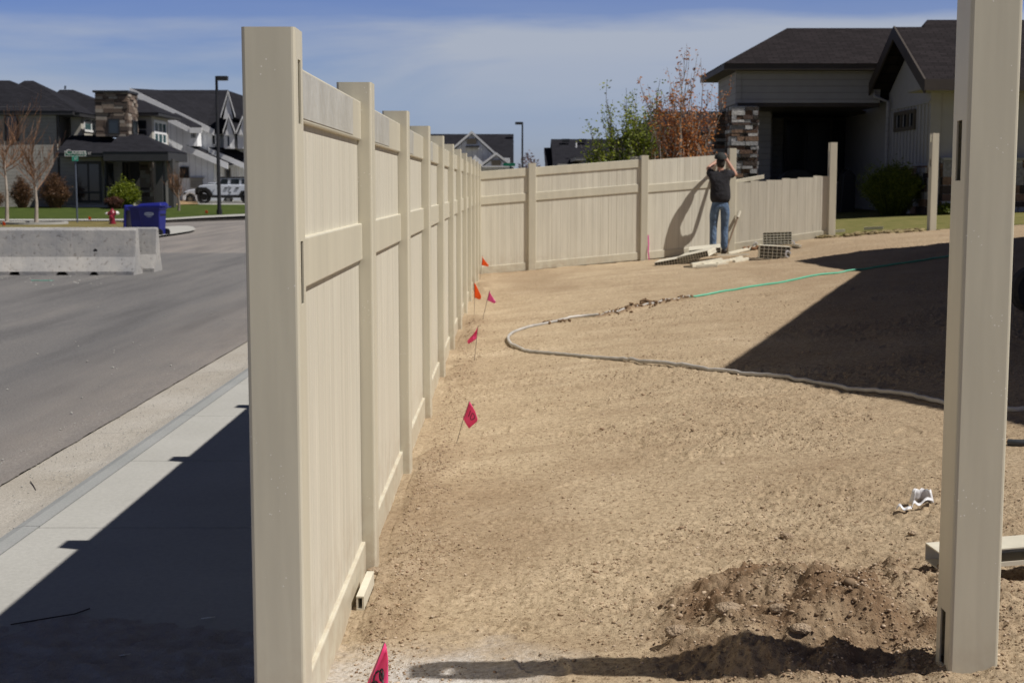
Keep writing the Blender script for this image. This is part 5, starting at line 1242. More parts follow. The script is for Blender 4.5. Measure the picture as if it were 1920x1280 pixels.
# keep it a hair above the asphalt sheet
s.v = [(a, b, c + .0) for a, b, c in s.v]
tag(obj('paint_mark', s, mat('turquoise_spray', (.10, .45, .34), .8, var=.3, vscale=20)), 'small turquoise spray mark on the asphalt before the first barrier', 'paint mark')
s = MB(); rng = random.Random(2)
for i in range(22):
    q = G(rng.uniform(0, 190), rng.uniform(518, 536), lambda a, b: -.12); s.ico((q.x, q.y, -.118), rng.uniform(.006, .02), rng)
for i in range(60):
    q = G(rng.uniform(0, 460), rng.uniform(560, 900), lambda a, b: -.11)
    if q.x < -2.8: s.ico((q.x, q.y, -.118), rng.uniform(.004, .012), rng)
for i in range(1500):
    y = 4.0 + 9 * rng.random() ** 1.5; x = rng.uniform(-2.95, -2.22); zz_ = -.090 - .032 * min(1, max(0, (-2.2 - x) / .5)); s.ico((x, y, zz_ + .001), rng.uniform(.0015, .005), rng)
tag(obj('road_grit', s, M_walk), 'pale grit and concrete crumbs lying on the asphalt', 'grit', kind='stuff')
# twigs on gutter and walk
M_tw = mat('dark_twig', (.06, .05, .045), .9)
for pts, lab, zf in (([(57, 902), (63, 910), (67, 918)], 'thin dark twig lying in the gutter at the left edge', lambda a, b: -.113), ([(20, 1170), (90, 1158), (140, 1150), (168, 1140)], 'long thin stem lying on the shaded sidewalk', lambda a, b: .01)):
    s = MB(); s.tube([G(x, y, zf) for x, y in pts], .0025, 5); tag(obj('twig', s, M_tw), lab, 'twig')
for px, py, lab in ((389, 1158, 'small pale leaf scrap on the shaded sidewalk, nearer the fence'), (229, 1228, 'pale scrap lying in the loose soil on the shaded walk')):
    q = G(px, py, lambda a, b: .012); s = MB(); s.hexa([(q.x - .02, q.y - .01, q.z), (q.x + .01, q.y - .012, q.z + .004), (q.x + .024, q.y + .012, q.z)], [(q.x - .02, q.y - .01, q.z + .003), (q.x + .01, q.y - .012, q.z + .008), (q.x + .024, q.y + .012, q.z + .003)]); tag(obj('leaf_scrap', s, M_whitep), lab, 'scrap')

def cart(xc, yc, z, ang, label, lid_open=False):
    r = thing('wheeled_bin', (xc, yc, z), label, 'wheeled bin', 'blue recycling carts by the concrete ramp')
    Mx = Matrix.Translation((xc, yc, z)) @ Matrix.Rotation(ang, 4, 'Z')
    def T(*p): return Mx @ Vector(p)
    s = MB(); wb, wt, db, dt, h = .24, .31, .27, .38, .93     # local: x = front/back, y = width
    s.hexa([T(-db, -wb, .04), T(db + .02, -wb, .04), T(db + .02, wb, .04), T(-db, wb, .04)], [T(-dt, -wt, h), T(dt * .85, -wt, h), T(dt * .85, wt, h), T(-dt, wt, h)])
    obj('bin_body', s, M_bin, r, bevel=.03)
    s = MB(); s.hexa([T(-dt - .02, -wt - .02, h - .09), T(dt * .85 + .02, -wt - .02, h - .09), T(dt * .85 + .02, wt + .02, h - .09), T(-dt - .02, wt + .02, h - .09)], [T(-dt - .03, -wt - .03, h + .001), T(dt * .85 + .03, -wt - .03, h + .001), T(dt * .85 + .03, wt + .03, h + .001), T(-dt - .03, wt + .03, h + .001)]); obj('rim_band', s, M_bin, r, bevel=.01)
    s = MB()
    if not lid_open: 
        s.hexa([T(-dt - .05, -wt - .04, h + .01), T(dt + .03, -wt - .04, h + .01), T(dt + .03, wt + .04, h + .01), T(-dt - .05, wt + .04, h + .01)], [T(-dt * .8, -wt * .85, h + .09), T(dt * .9, -wt * .85, h + .13), T(dt * .9, wt * .85, h + .13), T(-dt * .8, wt * .85, h + .09)])
    else:
        s.hexa([T(dt * .85 + .10, -wt - .03, h + .02), T(dt * .85 + .17, -wt - .03, h + .04), T(dt * .85 + .17, wt + .03, h + .04), T(dt * .85 + .10, wt + .03, h + .02)], [T(dt * .85 + .16, -wt * .9, h - .72), T(dt * .85 + .24, -wt * .9, h - .70), T(dt * .85 + .24, wt * .9, h - .70), T(dt * .85 + .16, wt * .9, h - .72)])
    obj('lid', s, M_bin, r, bevel=.03)
    s = MB(); s.tube([T(dt + .10, -wt * .8, h - .02), T(dt + .10, wt * .8, h - .02)], .02, 8); s.box(0, 0, 0, 0, 0, 0) if False else None
    for y in (-wt * .8, wt * .8): s.tube([T(dt * .8, y, h - .05), T(dt + .10, y, h - .02)], .02, 6)
    obj('handle', s, M_bin, r)
    for y in (-wt * .95, wt * .95):
        s = MB(); c = T(db + .03, y, .12); s.cyl(c, Mx.to_3x3() @ Vector((0, 1, 0)), .12, .05, 16); obj('wheel', s, M_black, r)
    # pale lozenge badge with a line of illegible small print
    for sgn in (-1,):
        s = MB(); n = 16; pts = []
        for i in range(n):
            a = 2 * math.pi * i / n; u = .155 * math.copysign(abs(math.cos(a)) ** .8, math.cos(a)); v = .055 * math.copysign(abs(math.sin(a)) ** .8, math.sin(a)); zz = .70 + v
            k = (zz - .04) / (h - .04); y = sgn * (wb + (wt - wb) * k); pts.append((u - .02, y, zz))
        s.hexa([T(x, y + sgn * .002, z_) for x, y, z_ in pts], [T(x, y + sgn * .006, z_) for x, y, z_ in pts])
        zz = .605; k = (zz - .04) / (h - .04); y = sgn * (wb + (wt - wb) * k); s.hexa([T(-.10, y + sgn * .002, zz), T(.06, y + sgn * .002, zz), T(.06, y + sgn * .004, zz + .015), T(-.10, y + sgn * .004, zz + .015)], [T(-.10, y + sgn * .006, zz), T(.06, y + sgn * .006, zz), T(.06, y + sgn * .008, zz + .015), T(-.10, y + sgn * .008, zz + .015)])
        o = obj('white_badge', s, M_binw, r)
        # dark letter-like bars inside
        s = MB()
        for i in range(6):
            x = -.13 + i * .038; zz = .68; k = (zz - .04) / (h - .04); y = sgn * (wb + (wt - wb) * k) + sgn * .009
            s.hexa([T(x, y, zz), T(x + .012, y, zz), T(x + .012, y + sgn * .003, zz + .045), T(x, y + sgn * .003, zz + .045)], [T(x, y + sgn * .003, zz), T(x + .012, y + sgn * .003, zz), T(x + .012, y + sgn * .006, zz + .045), T(x, y + sgn * .006, zz + .045)])
        obj('badge_print', s, M_bin, o)
    return r
cart((290 - 960) / FPX * 45.0, 45.0, -.10, R(-8), 'right blue wheeled bin with its lid closed, beside the concrete ramp')
cart((270 - 960) / FPX * 46.0, 46.0, -.10, R(175), 'left blue wheeled bin behind the other, its lid hanging open to the left', True)

# hydrant
b = G(211, 420, lambda a, c: 0.0); r = thing('fire_hydrant', tuple(b), 'maroon fire hydrant with white caps standing in the dry grass strip', 'fire hydrant'); x, y = b.x, b.y
s = MB(); s.tube([(x, y, 0), (x, y, .06), (x, y, .061), (x, y, .33), (x, y, .34), (x, y, .44), (x, y, .46), (x, y, .52), (x, y, .58), (x, y, .61)], [.14, .14, .10, .10, .135, .135, .12, .09, .03, .025], 14); obj('barrel', s, M_red, r, smooth=False)
for dx, dy, rr, L_, zc in ((-1, 0, .06, .20, .40), (1, 0, .075, .24, .42), (0, -1, .075, .22, .27)):
    s = MB(); s.cyl((x + dx * .14, y + dy * .14, zc), (dx, dy, 0), rr, .10, 12); obj('nozzle', s, M_red, r)
    s = MB(); s.cyl((x + dx * .21, y + dy * .21, zc), (dx, dy, 0), rr * 1.15, .07, 10, rr * .8); s.cyl((x + dx * .26, y + dy * .26, zc), (dx, dy, 0), .02, .04, 6); obj('cap', s, M_whitep if dx else M_red, r)

# street name sign
b = G(145, 417, lambda a, c: 0.0); ztop = at(140, 283, b.y).z; r = thing('street_sign', tuple(b), 'green street name sign reading Caribel St on a slim blue-grey pole', 'street sign')
s = MB(); s.cyl((b.x, b.y, ztop / 2 - .1), (0, 0, 1), .035, ztop - .2, 10); obj('pole', s, M_steel, r)
p0 = at(120, 283, b.y - .1); p1 = at(160, 293, b.y - .1)
s = MB(); s.box(p0.x, b.y - .02, p1.z, p1.x, b.y + .02, p0.z); bl = obj('name_blade', s, M_green_sign, r)
s = MB(); e = .018
for (x0, z0, x1, z1) in ((p0.x, p1.z, p1.x, p1.z + e), (p0.x, p0.z - e, p1.x, p0.z), (p0.x, p1.z + e, p0.x + e, p0.z - e), (p1.x - e, p1.z + e, p1.x, p0.z - e)): s.box(x0, b.y - .026, z0, x1, b.y - .021, z1)
obj('blade_border', s, M_whitep, bl)
q0 = at(135.5, 292.5, b.y); q1 = at(147, 302, b.y); s = MB(); s.box(q0.x, b.y - .06, q1.z, q1.x, b.y - .03, q0.z - .02); bl2 = obj('cross_blade', s, M_green_sign2, r)
def text_obj(txt, size, loc, m, parent, name='lettering', rot=(R(90), 0, 0)):
    cu = bpy.data.curves.new('t', 'FONT'); cu.body = txt; cu.size = size; cu.extrude = .002; cu.align_x = 'LEFT'
    o = bpy.data.objects.new('tmp', cu); COL.objects.link(o); bpy.context.view_layer.update()
    me = bpy.data.meshes.new_from_object(o.evaluated_get(bpy.context.evaluated_depsgraph_get())); w = max(v.co.x for v in me.vertices)
    bpy.data.objects.remove(o, do_unlink=True)
    n = bpy.data.objects.new(name, me); COL.objects.link(n); me.materials.clear(); me.materials.append(m)
    off = Vector((0, 0, 0)); pr = parent
    while pr is not None: off += pr.location; pr = pr.parent
    n.location = Vector(loc) - off; n.rotation_euler = rot; n.parent = parent; return n, w
zt = p1.z + .07
t, w = text_obj('C', .30, (p0.x + .05, b.y - .0285, zt), M_whitep, bl); t2, w2 = text_obj('ARIBEL', .205, (p0.x + .05 + w + .02, b.y - .0285, zt), M_whitep, bl); text_obj('ST', .13, (p0.x + .09 + w + w2 + .03, b.y - .0285, zt), M_whitep, bl)
text_obj('ST', .12, (q0.x + .10, b.y - .063, q1.z + .06), M_whitep, bl2)

def lamp(base, htop, side, label, hd=.5):
    r = thing('street_lamp', tuple(base), label, 'street lamp', 'black street lamps'); x, y, z = base
    s = MB(); s.tube([(x, y, z), (x, y, z + .25)], .14, 8); s.tube([(x, y, z), (x, y, htop)], [.10, .065], 8); obj('pole', s, M_pole, r)
    s = MB(); s.box(min(x, x + side * .25), y - .05, htop - .13, max(x, x + side * .25), y + .05, htop - .02); obj('arm', s, M_pole, r)
    s = MB(); a = x + side * .05; c = x + side * (.05 + hd); s.box(min(a, c), y - .16, htop - .2, max(a, c), y + .16, htop + .0); h = obj('lamp_head', s, M_pole, r, bevel=.02)
    s = MB(); s.box(min(a, c) + .05, y - .12, htop - .215, max(a, c) - .05, y + .12, htop - .2005); obj('lens', s, mat('lamp_lens', (.3, .3, .3), .3), h)
bl_ = G(411.5, 402.5, zleft); lamp(tuple(bl_), at(405, 143, bl_.y).z, 1, 'tall black street lamp in front of the white farmhouse at left')
p = at(979.5, 229, 118); lamp((p.x, 118, -.3), p.z, -1, 'distant black street lamp above the corner of the back fence', .55)
# far street sign
p0 = at(944, 306, 60); p1 = at(966, 311.5, 60); r = thing('street_sign', ((p0.x + p1.x) / 2, 60, -.3), 'small green street sign just over the back fence below the white gable', 'street sign')
s = MB(); s.box(p0.x, 59.98, p1.z, p1.x, 60.02, p0.z); obj('name_blade', s, M_green_sign, r); s = MB(); s.cyl(((p0.x + p1.x) / 2 + .05, 60.06, (p0.z - .3) / 2), (0, 0, 1), .035, p0.z + .3, 8); obj('pole', s, M_steel, r)

# ================================================================= VEHICLES
def wheel(parent, px, py, rpx, Y, w=.26, rim=M_rim, rimr=.62, spokes=5, face=-1):
    c = at(px, py, Y); rad = rpx * Y / FPX; s = MB(); c = Vector((c.x, Y + w / 2, c.z))
    prof = [(-w / 2, rad * .62), (-w / 2, rad * .90), (-w / 2 + .05, rad), (w / 2 - .05, rad), (w / 2, rad * .9), (w / 2, rad * .62)]; k = 24
    for i in range(k):
        a0, a1 = 2 * math.pi * i / k, 2 * math.pi * (i + 1) / k
        for j in range(len(prof) - 1):
            P = lambda a, q: (c.x + q[1] * math.cos(a), c.y + q[0], c.z + q[1] * math.sin(a)); s.quad(P(a0, prof[j]), P(a1, prof[j]), P(a1, prof[j + 1]), P(a0, prof[j + 1]))
    t = obj('wheel', s, M_tyre, parent); s = MB(); s.cyl((c.x, c.y + .03, c.z), (0, 1, 0), rad * rimr, w * .55, 20); obj('rim_well', s, M_frame_dark, t)
    s = MB(); s.cyl((c.x, c.y - w * .36, c.z), (0, 1, 0), rad * .16, .03, 12)
    for i in range(spokes):
        a = 2 * math.pi * i / spokes + .3; u = Vector((math.cos(a), 0, math.sin(a))); v = Vector((-math.sin(a), 0, math.cos(a))) * rad * .10; o_ = Vector((c.x, c.y - w * .38, c.z)); e = Vector((0, .03, 0))
        s.hexa([o_ - v, o_ + v, o_ + u * rad * rimr + v * 1.3, o_ + u * rad * rimr - v * 1.3], [o_ - v + e, o_ + v + e, o_ + u * rad * rimr + v * 1.3 + e, o_ + u * rad * rimr - v * 1.3 + e])
    for i in range(20):
        a0, a1 = 2 * math.pi * i / 20, 2 * math.pi * (i + 1) / 20; P = lambda a, r_, yy: (c.x + r_ * math.cos(a), yy, c.z + r_ * math.sin(a)); s.hexa([P(a0, rad * rimr * .92, c.y - w * .4), P(a1, rad * rimr * .92, c.y - w * .4), P(a1, rad * rimr * 1.02, c.y - w * .4), P(a0, rad * rimr * 1.02, c.y - w * .4)], [P(a0, rad * rimr * .92, c.y - w * .3), P(a1, rad * rimr * .92, c.y - w * .3), P(a1, rad * rimr * 1.02, c.y - w * .3), P(a0, rad * rimr * 1.02, c.y - w * .3)])
    obj('rim', s, rim, t); return t
YJ = 89.3; gj = at(400, 382, YJ)
J = thing('off_road_vehicle', tuple(at(430, 382, YJ)), 'boxy white four door off-road vehicle with big black tyres and fender flares', 'off-road vehicle')
s = MB(); s.pprism([(371, 362), (370, 352), (374, 348), (384, 346.5), (404, 345), (411, 346.5), (492, 346.5), (493, 366), (400, 367), (393, 356), (376, 356)], YJ + .12, YJ + 1.75); obj('body', s, M_carwhite, J, bevel=.04)
s = MB(); s.pprism([(405, 346.3), (413.5, 333.8), (490, 333.8), (492, 346.3)], YJ + .2, YJ + 1.65); obj('cab', s, M_carwhite, J, bevel=.03)
s = MB(); s.pprism([(411, 334), (412, 331.5), (491, 331.5), (492, 334)], YJ + .16, YJ + 1.7); obj('hard_top', s, M_black, J, bevel=.03)
for i, (x0, x1) in enumerate(((413.5, 427), (433, 448.5), (453, 472), (476, 489))): s = MB(); s.pprism([(x0 + (2 if i == 0 else 0), 336), (x1, 336), (x1, 345.3), (x0 - (2 if i == 0 else 0), 345.3)], YJ + .17, YJ + .21); obj('side_window', s, M_glass, J, bevel=.03)
s = MB(); s.pprism([(365, 361), (366, 354), (371, 351), (386, 351.5), (392, 356), (400, 369), (396, 370), (388, 359), (383, 356.5), (372, 357), (369, 362)], YJ - .06, YJ + .14); obj('front_flare', s, M_black, J)
s = MB(); s.pprism([(446, 368), (452, 358), (470, 357), (480, 369), (475, 369), (468, 361), (455, 361), (450, 369)], YJ - .06, YJ + .14); obj('rear_flare', s, M_black, J)
s = MB(); s.pbox(396, 366.5, 450, 371, YJ + .05, YJ + 1.7); obj('rocker', s, M_black, J); s = MB(); s.pbox(366, 360, 371, 366, YJ + .2, YJ + 1.7); obj('front_bumper', s, M_black, J)
for x0 in (421, 441.5): s = MB(); s.pbox(x0, 351.5, x0 + 6, 353.3, YJ + .07, YJ + .12); obj('door_handle', s, M_black, J)
for yy in (351.5, 359.8): s = MB(); s.pbox(430, yy, 433, yy + 1.6, YJ + .07, YJ + .12); obj('door_hinge', s, M_black, J)
s = MB(); s.pbox(429.3, 347, 429.8, 366, YJ + .105, YJ + .12); obj('door_seam', s, M_black, J)
s = MB(); s.pprism([(404, 346), (409, 340), (411, 340), (407, 346)], YJ - .15, YJ + .02); obj('side_mirror', s, M_black, J)
wheel(J, 381.5, 369.5, 12.6, YJ, .32, M_rim_dark, .5); wheel(J, 463, 369.5, 12.6, YJ, .32, M_rim_dark, .5); wheel(J, 381.5, 369.5, 12.6, YJ + 1.5, .32, M_rim_dark, .5); wheel(J, 463, 369.5, 12.6, YJ + 1.5, .32, M_rim_dark, .5)
YS = 92.4
C2 = thing('parked_car', tuple(at(400, 380, YS)), 'low white car parked behind the off-road vehicle, its nose showing at left', 'car')
s = MB(); s.pprism([(342, 376), (341, 368), (344, 361), (352, 356.5), (372, 353.5), (384, 353), (455, 353), (462, 358), (463, 375), (438, 377), (434, 369), (422, 369), (418, 377), (367, 377), (364, 366), (356, 363), (349, 367), (347, 377)], YS, YS + 1.75); obj('body', s, M_carwhite, C2, bevel=.05)
s = MB(); s.pprism([(372, 353.3), (390, 344), (425, 343), (446, 353.3)], YS + .15, YS + 1.6); obj('cabin', s, M_glass, C2, bevel=.05)
s = MB(); s.pprism([(386, 345.5), (391, 342.6), (425, 341.8), (430, 344.8)], YS + .2, YS + 1.55); obj('roof_panel', s, M_carwhite, C2, bevel=.03)
s = MB(); s.pprism([(342.5, 363.5), (346, 360.5), (350, 361), (347, 364)], YS - .02, YS + .3); obj('headlight', s, M_glass, C2)
s = MB(); s.pprism([(352, 355.6), (362, 353.3), (369, 353.2), (366, 355.2)], YS + .4, YS + 1.3); obj('blue_hood_reflection_panel', s, mat('blue_tarp', (.03, .06, .35), .4), C2) if False else None
wheel(C2, 356.5, 373, 7.6, YS, .22); wheel(C2, 428, 373.6, 7.6, YS, .22); wheel(C2, 356.5, 373, 7.6, YS + 1.5, .22); wheel(C2, 428, 373.6, 7.6, YS + 1.5, .22)

# dark wheel in the shade at the right edge
r = thing('trailer_wheel', (0, 0, 0), 'dark tyred wheel standing in deep shade at the right edge', 'wheel'); gw = G(1925, 620); Yw = gw.y
r.location = gw
wheel(r, 1950, 545, 46, Yw + .1, .2, mat('grey_rim', (.10, .105, .11), .6), .6)

# ================================================================= VEGETATION
def leaf_mb(s, p, sz, rng, drop=0.2):
    a = rng.uniform(0, 6.283); t = rng.uniform(-.9, .9); u = Vector((math.cos(a), math.sin(a), t)).normalized() * sz; v = u.cross(Vector((rng.uniform(-1, 1), rng.uniform(-1, 1), rng.uniform(-1, 1)))); 
    if v.length < 1e-6: v = Vector((0, 0, sz))
    v = v.normalized() * sz * .55; s.v += [tuple(p), tuple(p + u * .5 + v * .5), tuple(p + u), tuple(p + u * .5 - v * .5)]; n = len(s.v); s.f.append((n - 4, n - 3, n - 2, n - 1))
def leafmat(name, cols, trans=.45):
    def f(t, b, c, mp):
        island_fn(cols)(t, b, c, mp)
        tr = N(t, 'ShaderNodeBsdfTranslucent'); src = b.inputs['Base Color'].links[0].from_socket; t.links.new(src, tr.inputs[0]); mx_ = N(t, 'ShaderNodeMixShader'); mx_.inputs[0].default_value = trans
        o = t.nodes['Material Output']; t.links.new(b.outputs[0], mx_.inputs[1]); t.links.new(tr.outputs[0], mx_.inputs[2]); t.links.new(mx_.outputs[0], o.inputs[0])
    return mat(name, cols[0], .6, fn=f)
def grow(wood, leaves, p, d, L, r, depth, rng, leafp, up=.12, spread=.55, minr=.004, kids=(2, 4)):
    n = 4; pts = [Vector(p)]; rr = [r]; dd = Vector(d).normalized()
    for i in range(n):
        dd = (dd + Vector((rng.gauss(0, .10), rng.gauss(0, .10), rng.gauss(0, .05) + up * .3))).normalized(); pts.append(pts[-1] + dd * L / n); rr.append(max(minr, r * (1 - .45 * (i + 1) / n)))
    wood.tube(pts, rr, 5 if r > .02 else 3, cap=False)
    if depth <= 1: leafp(leaves, pts, rng)
    if depth == 0: return
    for i in range(rng.randint(*kids)):
        k = rng.uniform(.3, 1); q = pts[min(n, int(k * n) + 0)]; a = rng.uniform(0, 6.283)
        side = Vector((math.cos(a), math.sin(a), rng.uniform(0, .6))); nd = (dd * (1 - spread) + side * spread + Vector((0, 0, up))).normalized()
        grow(wood, leaves, q, nd, L * rng.uniform(.5, .75), max(minr, rr[min(n, int(k * n))] * .6), depth - 1, rng, leafp, up, spread, minr, kids)
    grow(wood, leaves, pts[-1], dd, L * .7, max(minr, rr[-1] * .9), depth - 1, rng, leafp, up, spread, minr, kids)
def no_leaf(l, pts, rng): pass
# bare young trees by the ring (warm orange young shoots)
def bare_tree(px, pyb, pyt, label, seed, first=.35, mtr=M_bark_pale):
    b = G(px, pyb, lambda a, c: 0.0); h = at(px, pyt, b.y).z; rng = random.Random(seed); r = thing('bare_tree', tuple(b), label, 'tree'); t = MB()
    t.tube([b, b + Vector((.04, 0, h * .25)), b + Vector((.0, 0, h * .5)), b + Vector((.03, 0, h * .72))], [.09, .06, .035, .008], 8); obj('trunk', t, mtr, r)
    c = MB()
    for i in range(17):
        z = h * rng.uniform(first, .68); a = rng.uniform(0, 6.283); up = rng.uniform(.35, 1.2)
        grow(c, None, b + Vector((.02, 0, z)), Vector((math.cos(a), math.sin(a), up)), h * rng.uniform(.2, .34), .02, 2, rng, no_leaf, .3, .45, .006, (2, 4))
    obj('crown', c, M_twig, r); return r
bare_tree(13, 416, 205, 'taller bare young tree with orange twigs at the left edge', 11)
bare_tree(68, 419, 258, 'smaller bare tree standing inside the concrete edging ring', 12)
bare_tree(335, 402, 318, 'thin leafless sapling in the lawn before the porch pillars', 14, .3, M_bark)
def shrub(px0, px1, pyb, pyt, Y, n, m_tw, label, seed, leaves=None, lsz=.08, lpc=5, zf=zleft, name='shrub', cat='shrub', arch=.5, dome=.6, rt=.008):
    a = at(px0, pyb, Y); b = at(px1, pyb, Y); xc = (a.x + b.x) / 2; w = (b.x - a.x) / 2; zb = zf(xc, Y); h = at(px0, pyt, Y).z - zb; rng = random.Random(seed)
    r = thing(name, (xc, Y, zb), label, cat); s = MB(); l = MB()
    for i in range(n):
        an = rng.uniform(0, 6.283); q = rng.random() ** .6; tip = Vector((xc + w * q * math.cos(an), Y + w * .8 * q * math.sin(an), zb + h * (1 - dome * q * q) * rng.uniform(.72, 1.03))); base = Vector((xc + w * .3 * q * math.cos(an), Y + w * .25 * q * math.sin(an), zb - .03))
        mid = base.lerp(tip, .5) + Vector((rng.gauss(0, w * .07), rng.gauss(0, w * .07), h * arch * .18)); s.tube([base, mid, tip], [rt, rt * .75, rt * .4], 3, cap=False)
        for k in range(2):
            q2 = mid.lerp(tip, rng.random()); e = q2 + Vector((rng.gauss(0, w * .14), rng.gauss(0, w * .14), abs(rng.gauss(0, h * .10)))); s.tube([q2, e], [rt * .6, rt * .3], 3, cap=False)
            if leaves:
                for j in range(lpc): leaf_mb(l, q2.lerp(e, rng.random()) + Vector((rng.gauss(0, lsz * .6), rng.gauss(0, lsz * .6), rng.gauss(0, lsz * .6))), lsz * rng.uniform(.6, 1.3), rng)
        if leaves:
            for j in range(lpc): leaf_mb(l, base.lerp(tip, rng.uniform(.25, 1)) + Vector((rng.gauss(0, lsz), rng.gauss(0, lsz), rng.gauss(0, lsz * .5))), lsz * rng.uniform(.6, 1.3), rng)
    obj('stems', s, m_tw, r)
    if leaves: obj('foliage', l, leaves, r)
    return r
M_lbrown = leafmat('brown_dry_leaves', [(.13, .065, .03), (.20, .10, .04), (.09, .045, .022), (.16, .09, .05), (.06, .035, .02)])
M_lyel = leafmat('yellow_green_leaves', [(.21, .26, .014), (.28, .33, .022), (.13, .17, .01), (.23, .27, .015), (.08, .11, .01)])
M_lred = leafmat('red_brown_leaves', [(.12, .045, .03), (.17, .07, .045), (.08, .03, .022), (.14, .06, .04), (.06, .025, .02)])
M_lor = leafmat('orange_leaves', [(.52, .20, .05), (.62, .27, .08), (.36, .125, .035), (.55, .24, .09), (.22, .08, .03)])
M_lgr = leafmat('spring_leaves', [(.26, .31, .03), (.34, .38, .045), (.17, .22, .022), (.28, .33, .05), (.11, .15, .018)])
M_ldk = leafmat('dark_grass_leaves', [(.11, .15, .014), (.17, .21, .02), (.07, .10, .010), (.12, .16, .014), (.24, .27, .025)])
shrub(18, 66, 388, 330, 80, 260, M_twig, 'brown twiggy shrub behind the taller bare tree', 21, M_lbrown, .09, 4)
shrub(74, 134, 388, 324, 79.6, 340, M_twig, 'broad brown shrub in front of the shaded grey wall', 22, M_lbrown, .09, 5)
shrub(203, 264, 387, 338, 78.8, 380, M_lyel, 'bright yellow-green bush beside the porch of the grey house', 23, M_lyel, .10, 7, arch=.2, dome=.5)
shrub(200, 230, 389, 369, 78, 160, M_twig, 'low clipped red-brown bush at the foot of the yellow-green one', 24, M_lred, .08, 7, dome=.25)
shrub(-40, 12, 388, 350, 79.6, 150, M_twig, 'brown shrub cut by the left edge behind the bare trees', 25, M_lbrown, .09, 4)
# green shrub in the shade of the right house
shrub(1608, 1738, 400, 303, 34.6, 520, M_ldk, 'dense rounded green bush in the shade before the gable wall', 26, M_ldk, .05, 9, zf=tzs, name='bush', cat='bush', arch=.3, dome=.42)
shrub(1752, 1800, 402, 380, 33.6, 120, M_ldk, 'low dark plant at the foot of the stone base by the right post', 27, M_ldk, .05, 6, zf=tzs, name='bush', cat='bush')
# tall orange-leaved tree and green tree beyond the fence
def leaf_cluster(sz, n, jit):
    def f(l, pts, rng):
        for i in range(n):
            k = rng.randrange(1, len(pts)); c = pts[k - 1].lerp(pts[k], rng.random())
            for j in range(rng.randint(1, 3)): leaf_mb(l, c + Vector((rng.gauss(0, jit), rng.gauss(0, jit), rng.gauss(0, jit))), sz * rng.uniform(.6, 1.3), rng)
    return f
def leafy(px, pyb, Y, stems, label, seed, ml, mb_, lc, depth=3, L=1.4, r0=.05, up=.25, spread=.42, name='leafy_tree', skirt=None):
    z0 = tzs(at(px, pyb, Y).x, Y); x0 = at(px, pyb, Y).x; rng = random.Random(seed); t = thing(name, (x0, Y, z0), label, 'tree'); w = MB(); l = MB(); tr = MB()
    tr.tube([(x0, Y, z0 - .1), (x0 + .02, Y, z0 + .5)], [r0 * 1.3, r0], 8); obj('trunk', tr, mb_, t)
    for (dx, dy, hh) in stems: grow(w, l, (x0, Y, z0 + .4), Vector((dx, dy, hh)), Vector((dx, dy, hh)).length, r0, depth, rng, lc, up, spread, .004, (2, 4))
    if skirt:
        for i in range(skirt[0]):
            an = rng.uniform(0, 6.283); q = rng.random() ** .5; zz = z0 + .9 + skirt[2] * rng.random() * (1 - .5 * q); p = Vector((x0 + skirt[1] * q * math.cos(an), Y + skirt[1] * .8 * q * math.sin(an), zz))
            w.tube([p, p + Vector((rng.gauss(0, .08), rng.gauss(0, .08), rng.uniform(.08, .3)))], [.006, .004], 3, cap=False)
            for j in range(skirt[3]): leaf_mb(l, p + Vector((rng.gauss(0, .09), rng.gauss(0, .09), rng.gauss(0, .11))), skirt[4] * rng.uniform(.6, 1.4), rng)
    obj('branches', w, mb_, t); obj('crown', l, ml, t); return t
leafy(1278, 400, 30.0, [(-.16, 0, 1.4), (.2, .1, 1.35), (-.48, .1, 1.15), (.5, -.1, 1.15), (.02, -.2, 1.45), (-.28, .2, 1.15), (.34, .2, 1.25)], 'sparse tree with orange-brown leaves and bare upper twigs beyond the back fence', 31, M_lor, M_bark_pale, leaf_cluster(.065, 5, .05), depth=3, L=1, r0=.05, up=.3, spread=.33, skirt=(340, .80, 1.6, 6, .07))
leafy(1184, 400, 33.0, [(-.3, 0, 1.2), (.3, .1, 1.2), (-.6, .1, .8), (.6, -.1, .85), (.0, -.2, 1.3), (.1, .3, 1.1), (-.1, 0, 1.3)], 'round green tree in fresh spring leaf left of the orange one', 32, M_lgr, M_bark, leaf_cluster(.075, 8, .07), depth=3, L=1, r0=.06, up=.25, spread=.36, name='leafy_tree', skirt=(760, .88, 1.55, 7, .08))
def far_shrub(px0, px1, pyt, Y, label, seed, ml):
    a = at(px0, 345, Y); b = at(px1, 345, Y); xc = (a.x + b.x) / 2; w = (b.x - a.x) / 2; zt = at(px0, pyt, Y).z; rng = random.Random(seed); t = thing('distant_tree', (xc, Y, -.3), label, 'tree'); s = MB(); l = MB(); s.tube([(xc, Y, -.3), (xc, Y, zt * .5)], [.2, .12], 6); obj('trunk', s, M_bark, t)
    for i in range(1400):
        an = rng.uniform(0, 6.283); q = rng.random() ** .5; zz = zt * (1 - .5 * q * q) * rng.uniform(.35, 1); leaf_mb(l, Vector((xc + w * q * math.cos(an), Y + w * .6 * q * math.sin(an), zz + .2 * math.sin(an * 5))), .28 * rng.uniform(.5, 1.2), rng)
    obj('crown', l, ml, t)
far_shrub(964, 1021, 286, 130, 'reddish leafless tree far off between the white gable house and the dark roofed house', 41, leafmat('red_twig_mass', [(.16, .085, .075), (.22, .12, .10), (.12, .065, .055)]))

